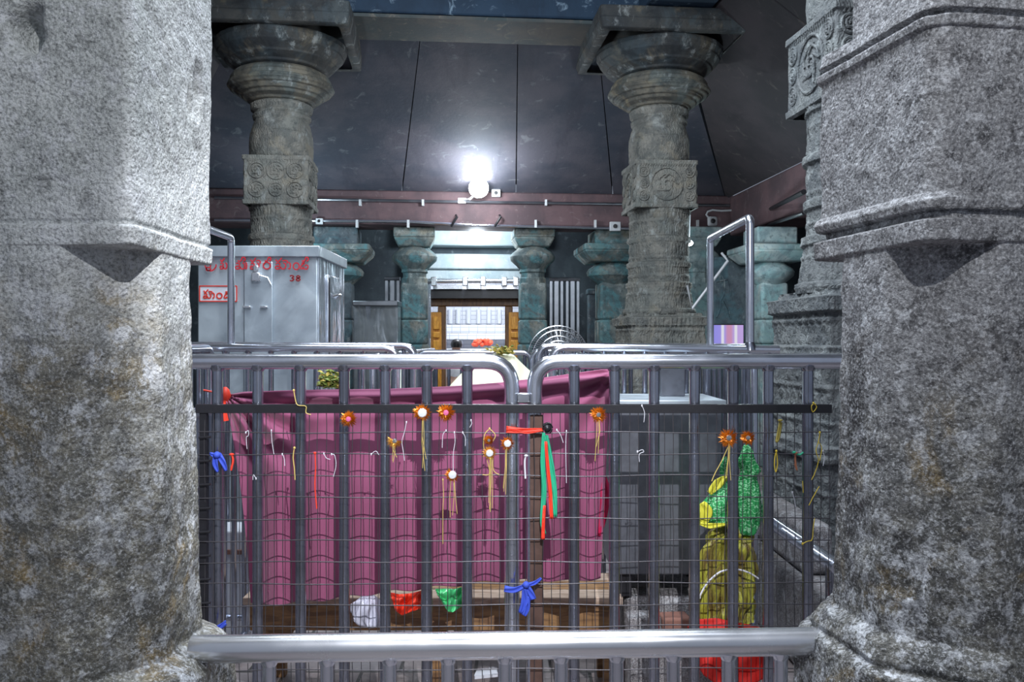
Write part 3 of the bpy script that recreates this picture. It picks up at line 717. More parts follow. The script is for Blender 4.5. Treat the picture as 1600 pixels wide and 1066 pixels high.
MB().tube([p+Vector((-.05, 0, .05)), p+Vector((-.08, 0, .09)), p+Vector((-.06, 0, .13)), p+Vector((0, 0, .15)), p+Vector((.12, 0, .14)), p+Vector((.28, .02, .15))], .013, 8).build('cable', M['white_plastic'], t)
# folding steel bracket (white zigzag)
k = MB().tube([P(1074, 446, 7.65), P(1081, 483, 7.65), P(1137, 408, 7.65), P(1128, 396, 7.75)], .013, 8).build('folding_bracket', M['white_plastic'], None)
setp(k, 'thin white zigzag bracket between the right column and the tall frame', 'bracket')
# rail pair along the right side beam
k = thing('handrail', 'thin dark rail running along the right side beam under the ceiling', 'rail')
MB().tube([P(1196, 331, 10.6), P(1256, 300, 7.6)], .025, 8).tube([P(1196, 353, 10.6), P(1256, 333, 7.6)], .018, 8).build('rail', M['black'], k)
# monitor
p = P(1137, 524, 6.2); t = thing('monitor', 'small lit screen glowing violet inside the tall steel frame', 'screen', p)
MB().box((0, .02, 0), (.24, .03, .165)).build('bezel', M['dark_plastic'], t, bevel=.004)
sg = MB().box((0, 0, 0), (.225, .012, .148)).build('display', M['screen'], t)
MB().box((0, .03, -.25), (.05, .04, .4)).box((0, .03, -(p.z-.02)), (.2, .2, .04)).box((0, .03, -(p.z)/2-.2), (.04, .04, p.z-.4)).build('stand', M['dark_plastic'], t)
# pedestal fan
c = P(872, 556, 7.2); t = thing('pedestal_fan', 'large pedestal fan with round wire cage right of the doorway', 'fan', (c.x, c.y, 0)); t['_o'] = (c.x, c.y, 0)
Rr = .252; cg = MB()
for i in range(72):
    a = 2*PI*i/72; cg.tube([c+Vector((Rr*f_*math.cos(a+tw), -dy, Rr*f_*math.sin(a+tw))) for f_, dy, tw in ((.18, .09, 0), (.5, .085, .1), (.85, .06, .2), (1, 0, .25), (.85, -.07, .25), (.3, -.09, .25))], .003, 4)
for f_, dy in ((.18, .09), (.5, .085), (.66, .08), (.85, .06), (1, 0), (.85, -.07)):
    cg.tube([c+Vector((Rr*f_*math.cos(q*PI/20), -dy, Rr*f_*math.sin(q*PI/20))) for q in range(40)], .005, 5, closed=True)
cg.build('wire_cage', M['steel_fg'], t)
for i in range(3):
    a0 = i*2*PI/3+.4; g = []
    for q in range(7):
        r = Rr*(.15+.75*q/6); g.append([c+Vector((r*math.cos(a0+s2*.42), .02+s2*.035, r*math.sin(a0+s2*.42))) for s2 in (-1, -.5, 0, .5, 1)])
    MB().grid(g).build('blade', M['bluegrey'], t, solid=.004)
MB().lathe([(-.06, .03), (-.05, .045), (.12, .06), (.2, .05), (.22, .02)], c, 20, axis='y').build('motor', M['dark_plastic'], t)
MB().tube([c+Vector((0, .12, 0)), (c.x, c.y+.12, .05)], .018, 10).build('pole', M['steel_dull'], t)
MB().lathe([(0, .22), (.03, .22), (.05, .05)], (c.x, c.y+.12, 0), 28).build('foot', M['dark_plastic'], t)

# ------------------------------------------------------------------ barriers
def bend(path, r, n=6):
    """round the corners of a polyline"""
    out = [Vector(path[0])]
    for i in range(1, len(path)-1):
        a, b, c_ = Vector(path[i-1]), Vector(path[i]), Vector(path[i+1]); u = (a-b).normalized(); v = (c_-b).normalized()
        p0 = b+u*r; p1 = b+v*r
        for k in range(n+1): t_ = k/n; out.append(p0*(1-t_)**2+b*2*t_*(1-t_)+p1*t_**2)
    out.append(Vector(path[-1])); return out
def barrier(name, label, a, b, ztop, bars, rt, rb, open_a=True, open_b=True, mat=None, matb=None, zlow=.12, group=None, rbend=.07, z0=0.):
    """a,b: (x,y) ends; bars: fractions 0..1; ends flagged open get a bent down end post"""
    mat = mat or M['steel']; matb = matb or M['steel_bar']
    root = thing(name, label, 'barrier', ((a[0]+b[0])/2, (a[1]+b[1])/2, z0), 0, group); root['_o'] = tuple(root.location)
    zt = ztop if isinstance(ztop, tuple) else (ztop, ztop)
    path = []
    if open_a: path.append((a[0], a[1], z0))
    path += [(a[0], a[1], zt[0]), (b[0], b[1], zt[1])]
    if open_b: path.append((b[0], b[1], z0))
    MB().tube(bend(path, rbend) if len(path) > 2 else path, rt, 16).build('top_rail', mat, root)
    MB().tube([(a[0], a[1], z0+zlow), (b[0], b[1], z0+zlow)], rt*.8, 12).build('bottom_rail', matb, root)
    for f_ in bars:
        x = a[0]+(b[0]-a[0])*f_; y = a[1]+(b[1]-a[1])*f_; zz_ = zt[0]+(zt[1]-zt[0])*f_
        mb = MB().tube([(x, y, z0+zlow), (x, y, zz_)], rb, 12)
        mb.lathe([(zz_-rt*1.25, rb*1.02), (zz_-rt*.95, rb*1.3), (zz_-rt*.5, rb*1.4)], (x, y, 0), 12)
        mb.build('bar', matb, root)
    return root
d = 2.8
X = lambda px, d_: (px-800)/F*d_
zr = CZ-.067
def fr_(pxs, a, b, d_): return [(X(p_, d_)-a)/(b-a) for p_ in pxs]
a, b = X(215, d), X(800, d)
g1 = barrier('steel_gate', 'left leaf of the front steel gate, in front of the maroon cloth', (a, d), (b, d), zr, fr_([340, 403, 470, 538, 602, 667, 730], a, b, d), .0255, .018, False, True, rbend=.09)
a, b = X(835, d), X(1390, d)
g2 = barrier('steel_gate', 'right leaf of the front steel gate, in front of the grey metal box', (a, d), (b, d), zr, fr_([897, 960, 1022, 1085, 1145, 1200, 1262, 1325], a, b, d), .0255, .018, True, False, rbend=.09)
lt = P(818, 622, d-.015); g2c = MB().box(lt, (.044, .03, .034))
lo = g2c.build('latch_plate', M['steel_dull'], g1, bevel=.004)
for dx in (-.018, .018):
    for dz in (-.011, .011): MB().lathe([(-.019, .0), (-.018, .002), (-.015, .002)], lt+Vector((dx, 0, dz)), 8, axis='y').build('screw', M['steel_fg'], lo)
# rusty post bound to the gate
k = MB().box((X(838, d), d-.034, (CZ-.24)/2), (.042, .009, CZ-.24)).build('iron_post', M['rust'], None); setp(k, 'flat rusty brown post tied upright at the middle of the gate', 'post')

# wire mesh panel
dm = 2.745
t = thing('wire_mesh_panel', 'dark square wire mesh with a black top bar across the gate', 'mesh panel', (0, dm, 0)); t['_o'] = (0, dm, 0)
a, b = P(306, 639, dm), P(1299, 639, dm)
MB().box(((a.x+b.x)/2, dm, a.z), (b.x-a.x, .012, .027)).box(((a.x+b.x)/2, dm+.008, a.z+.012), (b.x-a.x, .022, .004)).build('top_bar', M['black'], t, bevel=.001)
wm = MB(); wr = .0013
for i in range(73):
    x = 320+i*13.55; ph = random.random()*6; pts = []
    for q in range(24):
        zq = a.z-(a.z-.03)*q/23; pts.append((X(x, dm)+.0012*math.sin(q*1.1+ph), dm+.004*math.sin(q*.7+ph), zq))
    wm.tube(pts, wr, 5, cap=False)
y = 676.
while y < 1180:
    ph = random.random()*6; pts = []
    for q in range(60):
        x = 310+(1297-310)*q/59; tilt = (y-676)/500
        pts.append((X(x, dm), dm-.003+.003*math.sin(q*.5+ph), CZ+(533-y+1.2*math.sin(q*.33+ph)+(x-800)*.006*tilt)/F*dm))
    wm.tube(pts, wr*1.45, 5, cap=False); y += 33.6
wm.build('wire_grid', M['wire'], t, ang=180)
ep = MB(); pa = P(317, 645, dm)
ep.box((pa.x, dm+.01, pa.z/2), (.022, .02, pa.z))
for i in range(14): ep.tube([P(311, 684+i*37, dm-.01), P(329, 683+i*37, dm-.01)], .004, 6)
ep.build('side_bar', M['black'], t)

# foreground low rail between the pillars
d = 1.59; a = X(300, d); b = X(1300, d)
barrier('low_barrier', 'bright polished low rail with uprights between the two foreground pillars', (a, d), (b, d), (CZ+(533-1015)/F*d, CZ+(533-1002)/F*d),
        fr_([421, 511, 609, 700, 789, 877, 964, 1052, 1138, 1220], a, b, d), .0255, .0128, False, False, mat=M['steel_fg'], matb=M['steel'])

# queue barriers behind
def even(n): return [(i+.5)/n for i in range(n)]
S = .0195
def cross(label, p0, p1, d_, py0, py1, n, oa, ob): 
    zt = (CZ+(533-py0)/F*d_, CZ+(533-py1)/F*d_)
    return barrier('queue_barrier', label, (X(p0, d_), d_), (X(p1, d_), d_), zt, even(n), S, .0115, oa, ob)
cross('queue barrier just behind the cloth on the left, its rail crossing the donation box', 235, 648, 4.35, 540, 541, 12, False, True)
cross('queue barrier whose bent end shows nested inside another left of the doorway', 225, 622, 3.95, 543, 545, 11, False, True)
cross('short queue barrier in the middle before the doorway, bent down at both ends', 652, 830, 6.0, 551, 551, 9, True, True)
cross('queue barrier on the right carrying the foot of the tall frame', 862, 1217, 3.75, 543, 547, 11, True, False)
cross('queue barrier on the right nearest the fan, second behind the front gate', 842, 1085, 4.6, 541, 543, 11, True, False)
cross('small queue barrier end directly under the pedestal fan', 832, 900, 5.6, 549, 548, 4, True, True)
def along(label, x, y0, y1, py, n, dref):
    zt = CZ+(533-py)/F*dref
    return barrier('queue_barrier', label, (x, y0), (x, y1), zt, even(n), S, .0115, True, True)
along('queue barrier running into the depth on the right, seen end on through the mesh', 1.084, 3.83, 5.9, 545, 18, 3.7)
along('queue barrier running into the depth on the left beside the donation box', -1.37, 3.0, 3.88, 545, 9, 3.7)
along('queue barrier running into the depth left of the bench, nearest the gate', -1.17, 2.98, 3.8, 640, 6, 3.3)
along('queue barrier in the depth left of the doorway', -.75, 4.6, 8.2, 552, 20, 6)
def tall_frame(label, x, y0, y1, z0_, z1_, r=.0185, ext=0):
    t = thing('tall_frame', label, 'frame', (x, (y0+y1)/2, 0)); t['_o'] = tuple(t.location)
    MB().tube(bend([(x, y0, z0_), (x, y0, z1_), (x, y1, z1_), (x, y1, z0_)], .03, 5), r, 14).build('tube', M['steel'], t)
    MB().lathe([(z0_-.005, r*1.5), (z0_+.015, r*1.3), (z0_+.03, r)], (x, y0, 0), 14).build('collar', M['steel_bar'], t)
tall_frame('tall upright steel frame on the right queue rail, around the screen', 1.046, 3.75, 4.5, CZ-.035, CZ+.543)
tall_frame('tall upright steel frame bent over in front of the donation box', -1.31, 3.0, 3.98, CZ-.03, CZ+.483, .0165)
# low guard pipe right
t = thing('guard_pipe', 'low grey pipe sloping past behind the mesh at lower right', 'pipe', (1.13, 3.6, 0)); t['_o'] = (1.13, 3.6, 0)
MB().tube([(1.137, 4.35, CZ-.8), (1.15, 3.0, CZ-.8)], .028, 14).build('pipe', M['steel'], t)
for yy in (4.3, 3.05): MB().tube([(1.14, yy, 0), (1.14, yy, CZ-.8)], .02, 10).build('post', M['steel_bar'], t)

# ------------------------------------------------------------------ donation box (big) with lettering
d0, d1 = 4.8, 5.55; xl, xr = X(303, d0)-.12, X(496, d0); zt = CZ+.50
t = thing('donation_box', 'tall steel donation box with red lettering and white sign', 'donation box', ((xl+xr)/2, (d0+d1)/2, 0)); t['_o'] = tuple(t.location)
xl2 = X(309, d0)
MB().box(((xl2+xr)/2, (d0+d1)/2, (zt+.25)/2), (xr-xl2, d1-d0, zt-.25)).build('body', M['hundi'], t, bevel=.006)
MB().box((xr+.003, (d0+d1)/2, (zt+.3)/2), (.006, d1-d0-.03, zt-.32)).build('side_panel', M['hundi_side'], t)
MB().box(((xl2+xr)/2, (d0+d1)/2, zt+.003), (xr-xl2+.035, d1-d0+.05, .062)).build('lid', M['hundi'], t, bevel=.004)
for sx in (xl2+.04, xr-.04):
    for sy in (d0+.04, d1-.04): MB().box((sx, sy, .13), (.05, .05, .26)).build('leg', M['steel_dull'], t)
MB().box((X(405, d0), d0-.012, (zt-.06+.3)/2+.2), (X(425, d0)-X(381, d0), .01, zt-.75)).build('door_panel', M['hundi'], t, bevel=.003)
MB().box((X(387, d0), d0-.008, (zt+.3)/2), (.035, .008, zt-.4)).build('door_strip', M['steel_dull'], t)
lk = P(400, 433, d0-.03); hd = MB().box(lk, (.05, .02, .05)).box(lk+Vector((0, 0, .045)), (.03, .02, .04)); hd.build('hasp', M['steel_fg'], t, bevel=.006)
MB().tube([lk+Vector((.02, -.01, .01)), P(418, 434, d0-.03), P(424, 446, d0-.03)], .004, 6).build('chain', M['steel_fg'], t)
MB().box(P(386, 480, d0-.02), (.045, .03, .012)).box(P(413, 480, d0-.02), (.04, .03, .012)).build('hinge', M['steel_fg'], t, bevel=.003)
# side door
k = P(509, 480, 0); MB().box((xr+.012, d0+.36, CZ+.14), (.012, .3, .5)).build('side_door', M['hundi_side'], t, bevel=.004)
MB().tube([(xr+.02, d0+.3, CZ+.27), (xr+.05, d0+.33, CZ+.28), (xr+.05, d0+.38, CZ+.28), (xr+.02, d0+.42, CZ+.26)], .008, 8).build('side_handle', M['steel_fg'], t)
MB().box((xr+.021, d0+.22, CZ+.12), (.005, .022, .5)).build('door_gap', M['dark_plastic'], t)
# sign
def ribbon(mb, pts, wdt, d_, th=.003):
    P3 = [P(x, y, d_) for x, y in pts]; n = len(P3); L = []; Rr_ = []
    for i in range(n):
        tt = (P3[min(i+1, n-1)]-P3[max(i-1, 0)]); nn = Vector((-tt.z, 0, tt.x)).normalized()*wdt/2; L.append(P3[i]+nn); Rr_.append(P3[i]-nn)
    v = [];
    for i in range(n): v += [L[i], Rr_[i], L[i]+Vector((0, -th, 0)), Rr_[i]+Vector((0, -th, 0))]
    fs = []
    for i in range(n-1): o_ = i*4; fs += [(o_+2, o_+3, o_+7, o_+6), (o_, o_+2, o_+6, o_+4), (o_+1, o_+5, o_+7, o_+3)]
    fs += [(0, 1, 3, 2), (4*n-4, 4*n-2, 4*n-1, 4*n-3)]
    mb.add(v, fs)
def smooth(pts, n=5):
    out = []; m = len(pts)
    for i in range(m-1):
        p0, p1, p2, p3 = pts[max(i-1, 0)], pts[i], pts[i+1], pts[min(i+2, m-1)]
        for k in range(n):
            t_ = k/n; out.append(tuple(.5*((2*p1[j])+(-p0[j]+p2[j])*t_+(2*p0[j]-5*p1[j]+4*p2[j]-p3[j])*t_**2+(-p0[j]+3*p1[j]-3*p2[j]+p3[j])*t_**3) for j in (0, 1)))
    out.append(pts[-1]); return out
TICK = [(.05, .10), (.2, .28), (.38, .22), (.62, -.05)]
VA = [(.08, .50), (.28, .42), (.44, .55), (.36, .74), (.12, .72), (.02, .86), (.12, .99), (.38, .97), (.50, .80), (.60, .97), (.85, .97), (.98, .75), (.92, .50), (.74, .42)]
HOOK = [(.66, .22), (1.0, .2), (1.12, .28), (1.1, .48)]
CIRC = [(.5+.46*math.cos(q*PI/6), .68+.32*math.sin(q*PI/6)) for q in range(13)]
ICURL = [(.25, .18), (.42, .3), (.6, .15), (.72, -.08), (.98, -.06), (1.0, .16), (.8, .26)]
UU = [(.1, .35), (.38, .5), (.42, .75), (.3, .98), (.02, .95)]
DA = [(.18, .45), (.55, .42), (.2, .62), (.05, .85), (.22, 1), (.42, .85), (.55, 1), (.9, .98), (.98, .72), (.75, .62), (.62, .75)]
def glyphs(mb, lst, wdt, d_):
    for strokes, x0, y0, w_, h_ in lst:
        for s_ in strokes: ribbon(mb, smooth([(x0+u*w_, y0+v*h_) for u, v in s_]), wdt, d_)
tx = MB()
RS = [(-.1, .55), (.15, .95), (.6, 1.0), (.95, .7), (.98, .45)]
base = 404.0; hh = 16.5
glyphs(tx, [
    ([VA[:9], TICK, RS], 322, base+1, 16, 18),
    ([TICK, VA], 344, base, 11, hh), ([VA[2:9]], 357, base+10, 8, 9), ([HOOK], 354, base, 10, hh),
    ([VA, ICURL], 368, base, 15, hh), ([UU], 383, base, 6, hh),
    ([TICK, VA, HOOK], 391, base, 14, hh), ([CIRC, ICURL], 411, base, 12, hh),
    ([TICK, VA, HOOK], 430, base, 17, hh), ([UU], 450, base, 9, hh), ([CIRC], 458, base+1, 10, hh), ([DA, ICURL], 469, base, 12.5, hh)], 0.0066, d0-.021)
tx.build('red_lettering', M['red_paint'], t)
tn = MB()
glyphs(tn, [([[(0, .1), (.5, -.05), (.95, .2), (.5, .45), (.95, .7), (.5, 1), (0, .9)]], 453, 431, 6.5, 8), ([[(.5, .45), (.05, .25), (.5, 0), (.95, .25), (.5, .45), (0, .75), (.5, 1), (1, .75), (.5, .45)]], 463, 431, 6, 8)], .007, d0-.021)
tn.build('red_number', M['dark_red_paint'], t)
sp = MB(); a, b = P(312, 471, d0-.006), P(370, 447, d0-.006); sp.box(((a.x+b.x)/2, d0-.005, (a.z+b.z)/2), (b.x-a.x, .008, b.z-a.z)); so = sp.build('sign', M['sign_white'], t)
bd = MB()
for q in (((312, 447), (370, 447)), ((312, 471), (370, 471)), ((312, 447), (312, 471)), ((370, 447), (370, 471))): ribbon(bd, list(q), .006, d0-.0095)
bd.build('sign_border', M['sign_red'], so)
st = MB(); b0 = 453.; h2 = 13.
glyphs(st, [([TICK, VA, HOOK], 318, b0, 12, h2), ([UU], 332, b0, 7, h2), ([CIRC], 338.5, b0+.5, 9, h2), ([DA, ICURL], 350, b0, 11, h2)], .0068, d0-.0095)
st.build('sign_lettering', M['sign_red'], so)

# ------------------------------------------------------------------ grey metal box, right
da, db = 3.3, 3.68; xl, xr = X(958, da), X(1128, da); zt = CZ-.245; zb = CZ-.905
t = thing('metal_chest', 'big dark grey steel chest behind the right leaf of the gate', 'chest', ((xl+xr)/2, (da+db)/2, zb-.09)); t['_o'] = tuple(t.location)
MB().box(((xl+xr)/2, (da+db)/2, (zt+zb)/2), (xr-xl, db-da, zt-zb)).build('body', M['grey_box'], t, bevel=.006)
MB().box(((xl+xr)/2, (da+db)/2, zt+.008), (xr-xl+.03, db-da+.03, .018)).build('lid', M['hundi'], t, bevel=.004)
for sx in (xl+.05, xr-.05):
    for sy in (da+.05, db-.05): MB().box((sx, sy, zb-.045), (.05, .05, .09)).build('foot', M['black'], t)
c0_ = P(1048, 628, 3.56)
t = thing('small_metal_box', 'small dark grey metal box standing on the lid of the steel chest', 'box', (c0_.x, c0_.y, zt+.017)); 
MB().box((0, 0, .075), (.10, .10, .15)).build('body', M['grey_box'], t, bevel=.004); MB().box((0, 0, .153), (.106, .106, .008)).build('lid', M['grey_box'], t)
# masonry under the chest
MB().box(((xl+.05+xr+.1)/2, (da+db)/2+.02, (zb-.09)/2), (xr-xl+.05, db-da-.02, zb-.09)).build('stone_plinth', M['rubble'], None, bevel=.03, seg=3)
o = bpy.data.objects['stone_plinth']; setp(o, 'low rough stone plinth beneath the steel chest', 'plinth')
for i, (px, w_, h_, lab) in enumerate(((1005, .13, .10, 'grey broken stone at the left end under the steel chest'), (1054, .115, .095, 'reddish brown brick under the steel chest'))):
    p = P(px, 950, 3.2); k = MB().box((p.x, p.y, .28+h_/2), (w_, .09, h_), .1*i, .94).build('loose_brick' if i == 1 else 'loose_stone', M['brick'] if i == 1 else M['rubble'], None, bevel=.012, seg=3)
    setp(k, lab, 'brick' if i == 1 else 'stone')
MB().box((.66, 3.19, .14), (.46, .17, .28)).build('stone_kerb', M['rubble'], None, bevel=.03); setp(bpy.data.objects['stone_kerb'], 'stone kerb in front of the plinth behind the mesh', 'kerb')
# stepped masonry at the right behind the mesh
for i, (x, y, zz0, w_, dd, h_) in enumerate(((1.305, 3.9, 0, .2, 1.2, .38), (1.33, 4.15, .38, .14, .9, .22))):
    k = MB().box((x, y, zz0+h_/2), (w_, dd, h_), 0, .98).build('stone_step', M['rubble'], None, bevel=.03, seg=3)
    setp(k, ('lower weathered stone step around the foot of the right column', 'upper weathered stone step around the foot of the right column')[i], 'step')

# ------------------------------------------------------------------ bench, cloth, covered heap
t = thing('wooden_bench', 'long low brown wooden bench under the maroon cloth', 'bench', (-.35, 3.42, 0)); t['_o'] = (-.35, 3.42, 0)
bx0, bx1 = X(382, 3.3), X(972, 3.3); bz = CZ-1.0
for i, yy in enumerate((3.33, 3.45, 3.57)): MB().box(((bx0+bx1)/2, yy, bz), (bx1-bx0, .11, .03)).build('plank', M['wood_pale'] if i != 1 else M['wood'], t, bevel=.004)
MB().box(((bx0+bx1)/2, 3.31, bz-.07), (bx1-bx0-.04, .025, .10)).build('apron', M['wood'], t, bevel=.004)
for sx in (bx0+.06, (bx0+bx1)/2, bx1-.04):
    for sy in (3.34, 3.57): MB().box((sx, sy, (bz-.015)/2), (.06, .05, bz-.015)).build('leg', M['wood'], t, bevel=.004)
for sx in (bx1-.12, bx0+.14): MB().prism([(sx-.05, bz-.12), (sx+.05, bz-.12), (sx, bz-.22)], 3.3, 3.33).build('brace', M['wood'], t)

dc = 3.05
def cloth():
    nu, nv = 220, 150; G = []
    topx = [352, 380, 420, 500, 600, 700, 780, 850, 900, 955]; topy = [618, 613, 611, 609, 608, 604, 598, 590, 583, 576]
    botx = [392, 402, 430, 500, 600, 700, 780, 850, 900, 938]; boty = [944, 946, 945, 938, 926, 916, 908, 907, 909, 903]
    lo = [(352, 618), (355, 640), (365, 720), (378, 830), (392, 944)]
    us = np.linspace(0, 1, nu); s = np.linspace(0, 1, len(topx))
    for j in range(nv):
        v = j/(nv-1); row = []
        for u in us:
            tx_, ty_ = np.interp(u, s, topx), np.interp(u, s, topy); bx_, by_ = np.interp(u, s, botx), np.interp(u, s, boty)
            vx = v
            px = tx_*(1-vx)+bx_*vx; py = ty_*(1-vx)+by_*vx+2.5*math.sin(px*.09)*v*v
            if px < 420: px += 6*math.sin(PI*v)
            # bulges between bars, growing to the bottom
            a_ = .006+.018*v**1.2
            ph = (px-403)/65.*2*PI
            dep = -.06*(px-352)/600-a_*math.cos(ph+PI)*(1+.4*math.sin(px*.013+2)) + .010*math.sin(px*.021+v*2)+.006*math.sin(px*.11+v*4)*v
            # rolled top hem and the long sag folds beneath it
            dep += -.022*math.exp(-((v-.035)/.018)**2)+.014*math.exp(-((v-.075)/.02)**2)-.008*math.exp(-((v-.13)/.03)**2)
            # fan of folds from the knot at the top left
            rx, ry = px-352, py-618; rr_ = math.hypot(rx, ry); an = math.atan2(ry, rx+.01)
            dep += .022*math.sin(an*17)*math.exp(-((rr_-60)/75)**2) if rr_ > 3 else 0
            rx, ry = px-960, py-580; rr_ = math.hypot(rx, ry); an = math.atan2(ry, -rx+.01)
            dep += .012*math.sin(an*13)*math.exp(-((rr_-60)/55)**2)
            row.append(P(px, py, dc+dep))
        G.append(row)
    for j in range(3):      # hem turned back over the line
        pass
    return G
t = thing('draped_cloth', 'large maroon cloth hung behind the bars of the gate', 'cloth', (-.35, dc, CZ-.18)); t['_o'] = tuple(t.location)
MB().grid(cloth()).build('sheet', M['maroon'], t, ang=180, solid=.003)
kn = P(352, 618, dc-.01)
MB().lathe([(-.03, .006), (-.02, .016), (0, .02), (.02, .014), (.03, .005)], kn, 14).tube([kn, kn+Vector((-.03, -.02, .012)), kn+Vector((-.07, -.02, .02))], .004, 6).tube([kn, kn+Vector((.0, -.01, -.05)), kn+Vector((.006, -.01, -.09))], [.009, .007, .01], 6).build('red_tie', M['orange_red'], t)

# cream cloth heap
d = 3.7
t = thing('cream_cloth_cover', 'pale cream cloth draped to a peak behind the maroon cloth', 'cloth', (X(770, d), d, CZ-.26)); t['_o'] = tuple(t.location)
def tent():
    G = []; xs = np.linspace(690, 835, 50)
    for j in range(26):
        v = j/25; row = []
        for x in xs:
            ridge = np.interp(x, [690, 703, 738, 772, 783, 800, 812, 835], [640, 602, 570, 554, 552, 554, 566, 584])
            dd = d+.30-.45*v; py = ridge+(700-ridge)*v**1.3*1.0
            row.append(P(x, py, dd)+Vector((0, .012*math.sin(x*.2+v*3)+.01*math.sin(x*.07), .004*math.sin(x*.15+v*5)))) 
        G.append(row)
    return G
MB().box((X(762, 3.87), 3.87, P(0, 615, 3.8).z/2), (.30, .13, P(0, 615, 3.8).z)).build('covered_box', M['steel_dull'], t, bevel=.005)
MB().grid(tent()).build('sheet', M['cream'], t, ang=180, solid=.004)
def leafheap(name, label, px, py, dd, n, sx, sz, mat, mat2=None):
    c_ = P(px, py, dd); root = thing(name, label, 'flowers', c_)
    for mt, nm, cnt in ((mat, 'leaves', n), (mat2, 'petals', n//2 if mat2 else 0)):
        if not cnt: continue
        mb = MB()
        for i in range(cnt):
            o_ = Vector((random.gauss(0, sx*.4), random.gauss(0, sx*.25), abs(random.gauss(0, sz*.5)))); a_ = random.random()*PI*2; L_ = random.uniform(.015, .035)
            dv = Vector((math.cos(a_), math.sin(a_)*.6, random.uniform(-.2, .7))).normalized()*L_; sdv = dv.cross(Vector((random.random(), random.random(), 1))).normalized()*L_*.28
            mb.add([o_, o_+dv*.5+sdv+Vector((0, 0, .003)), o_+dv, o_+dv*.5-sdv, o_+dv*.5+Vector((0, 0, .008))], [(0, 4, 1), (1, 4, 2), (2, 4, 3), (3, 4, 0)])
        mb.build(nm, mt, root, smooth=False)
    return root
leafheap('flower_garland', 'small heap of yellow-green flowers on the peak of the cream cloth', 783, 553, 3.95, 90, .05, .022, M['dry_flower'], M['leaf'])
leafheap('leaf_bundle', 'bunch of dark green leaves resting above the top edge of the maroon cloth', 516, 607, 3.12, 150, .05, .05, M['leaf'], M['dry_flower'])
# white-painted low cabinet glimpsed left of the cloth
t = thing('white_cabinet', 'low white cabinet glimpsed at the left edge of the maroon cloth', 'cabinet', (X(372, 4.15), 4.15, 0)); t['_o'] = tuple(t.location)
MB().box((X(360, 4.15), 4.15, .25), (.3, .2, .50)).build('body', M['sign_white'], t, bevel=.01); MB().box((X(360, 4.15), 4.045, .40), (.3, .02, .02)).build('shelf_edge', M['brick'], t)

# ------------------------------------------------------------------ offerings tied to the mesh
dk = dm-.012
def rosette(label, px, py, r=15, mat=None, centre='mirror', dangle=0, rot=0., broken=0):
    p = P(px, py, dk-.006); root = thing('tinsel_rosette', label, 'rosette', p, 0, 'orange tinsel rosettes on the mesh')
    R_ = r/F*dm; mb = MB(); n = 46
    for i in range(n):
        a = 2*PI*i/n+random.uniform(-.08, .08)
        if broken and (a % (2*PI)) < broken: continue
        for lay in (0, 1):
            rr_ = R_*random.uniform(.78, 1.12)*(1-.28*lay); w_ = R_*.055; dy = -.003*lay-random.uniform(0, .004)
            ux, uz = math.cos(a+lay*.1), math.sin(a+lay*.1)
            mb.add([(ux*R_*.2-uz*w_*.5, dy, uz*R_*.2+ux*w_*.5), (ux*rr_*.7-uz*w_, dy-.004, uz*rr_*.7+ux*w_), (ux*rr_, dy, uz*rr_), (ux*rr_*.7+uz*w_, dy-.001, uz*rr_*.7-ux*w_), (ux*R_*.2+uz*w_*.5, dy, uz*R_*.2-ux*w_*.5)], [(0, 1, 2, 3, 4)])
    mb.build('petals', mat or M['tinsel'], root, smooth=False)
    cm = {'mirror': M['mirror'], 'pink': M['pink_gem'], 'white': M['white_plastic']}[centre]
    cr = R_*(.3 if centre != 'white' else .5)
    MB().lathe([(-.009, .0), (-.008, cr*.8), (-.005, cr), (0, cr)], (0, -.002, 0), 14, axis='y').build('centre', cm, root)
    if dangle:
        th = MB()
        for k in range(3):
            L_ = dangle/F*dm*random.uniform(.6, 1); x0 = random.uniform(-.006, .006)
            th.tube([(x0, -.004, -.2*R_), (x0+random.uniform(-.006, .006), -.006, -L_*.5), (x0+random.uniform(-.012, .012), -.004, -L_)], .0009, 5)
        th.build('thread_tassel', M['thread_gold'], root)
    return root
rosette('tinsel rosette with purple centre half hidden under the black bar, farthest left', 545, 655, 14, centre='pink')
rosette('gold-edged tinsel rosette on the black bar, left of a pair', 660, 645, 15, M['tinsel'], 'white', 100)
rosette('tinsel rosette with pink centre on the black bar, right of a pair', 697, 645, 15, centre='pink')
rosette('drooping tinsel rosette with green threads below the pair, to the left', 617, 689, 13, M['tinsel_gold'], 'mirror', 35, broken=2.4)
rosette('tinsel rosette with white disc left of the red ribbon tie', 793, 693, 12, centre='white', dangle=80)
rosette('tinsel rosette tangled in gold threads left of the white-disc one', 765, 708, 12, M['tinsel_gold'], 'white', 110)
rosette('small gold tinsel rosette at the top of the thread tangle', 764, 688, 9, M['tinsel'], 'mirror')
rosette('small tinsel rosette hanging lowest, level with the third wire', 707, 742, 13, centre='white', dangle=80, broken=2)
rosette('tinsel rosette alone on the black bar before the right end of the cloth', 935, 648, 14, centre='mirror', dangle=75)
rosette('left of the two tinsel rosettes above the green lace bundle', 1138, 684, 16, centre='mirror', dangle=70)
rosette('right of the two tinsel rosettes above the green lace bundle', 1168, 684, 13, centre='mirror')

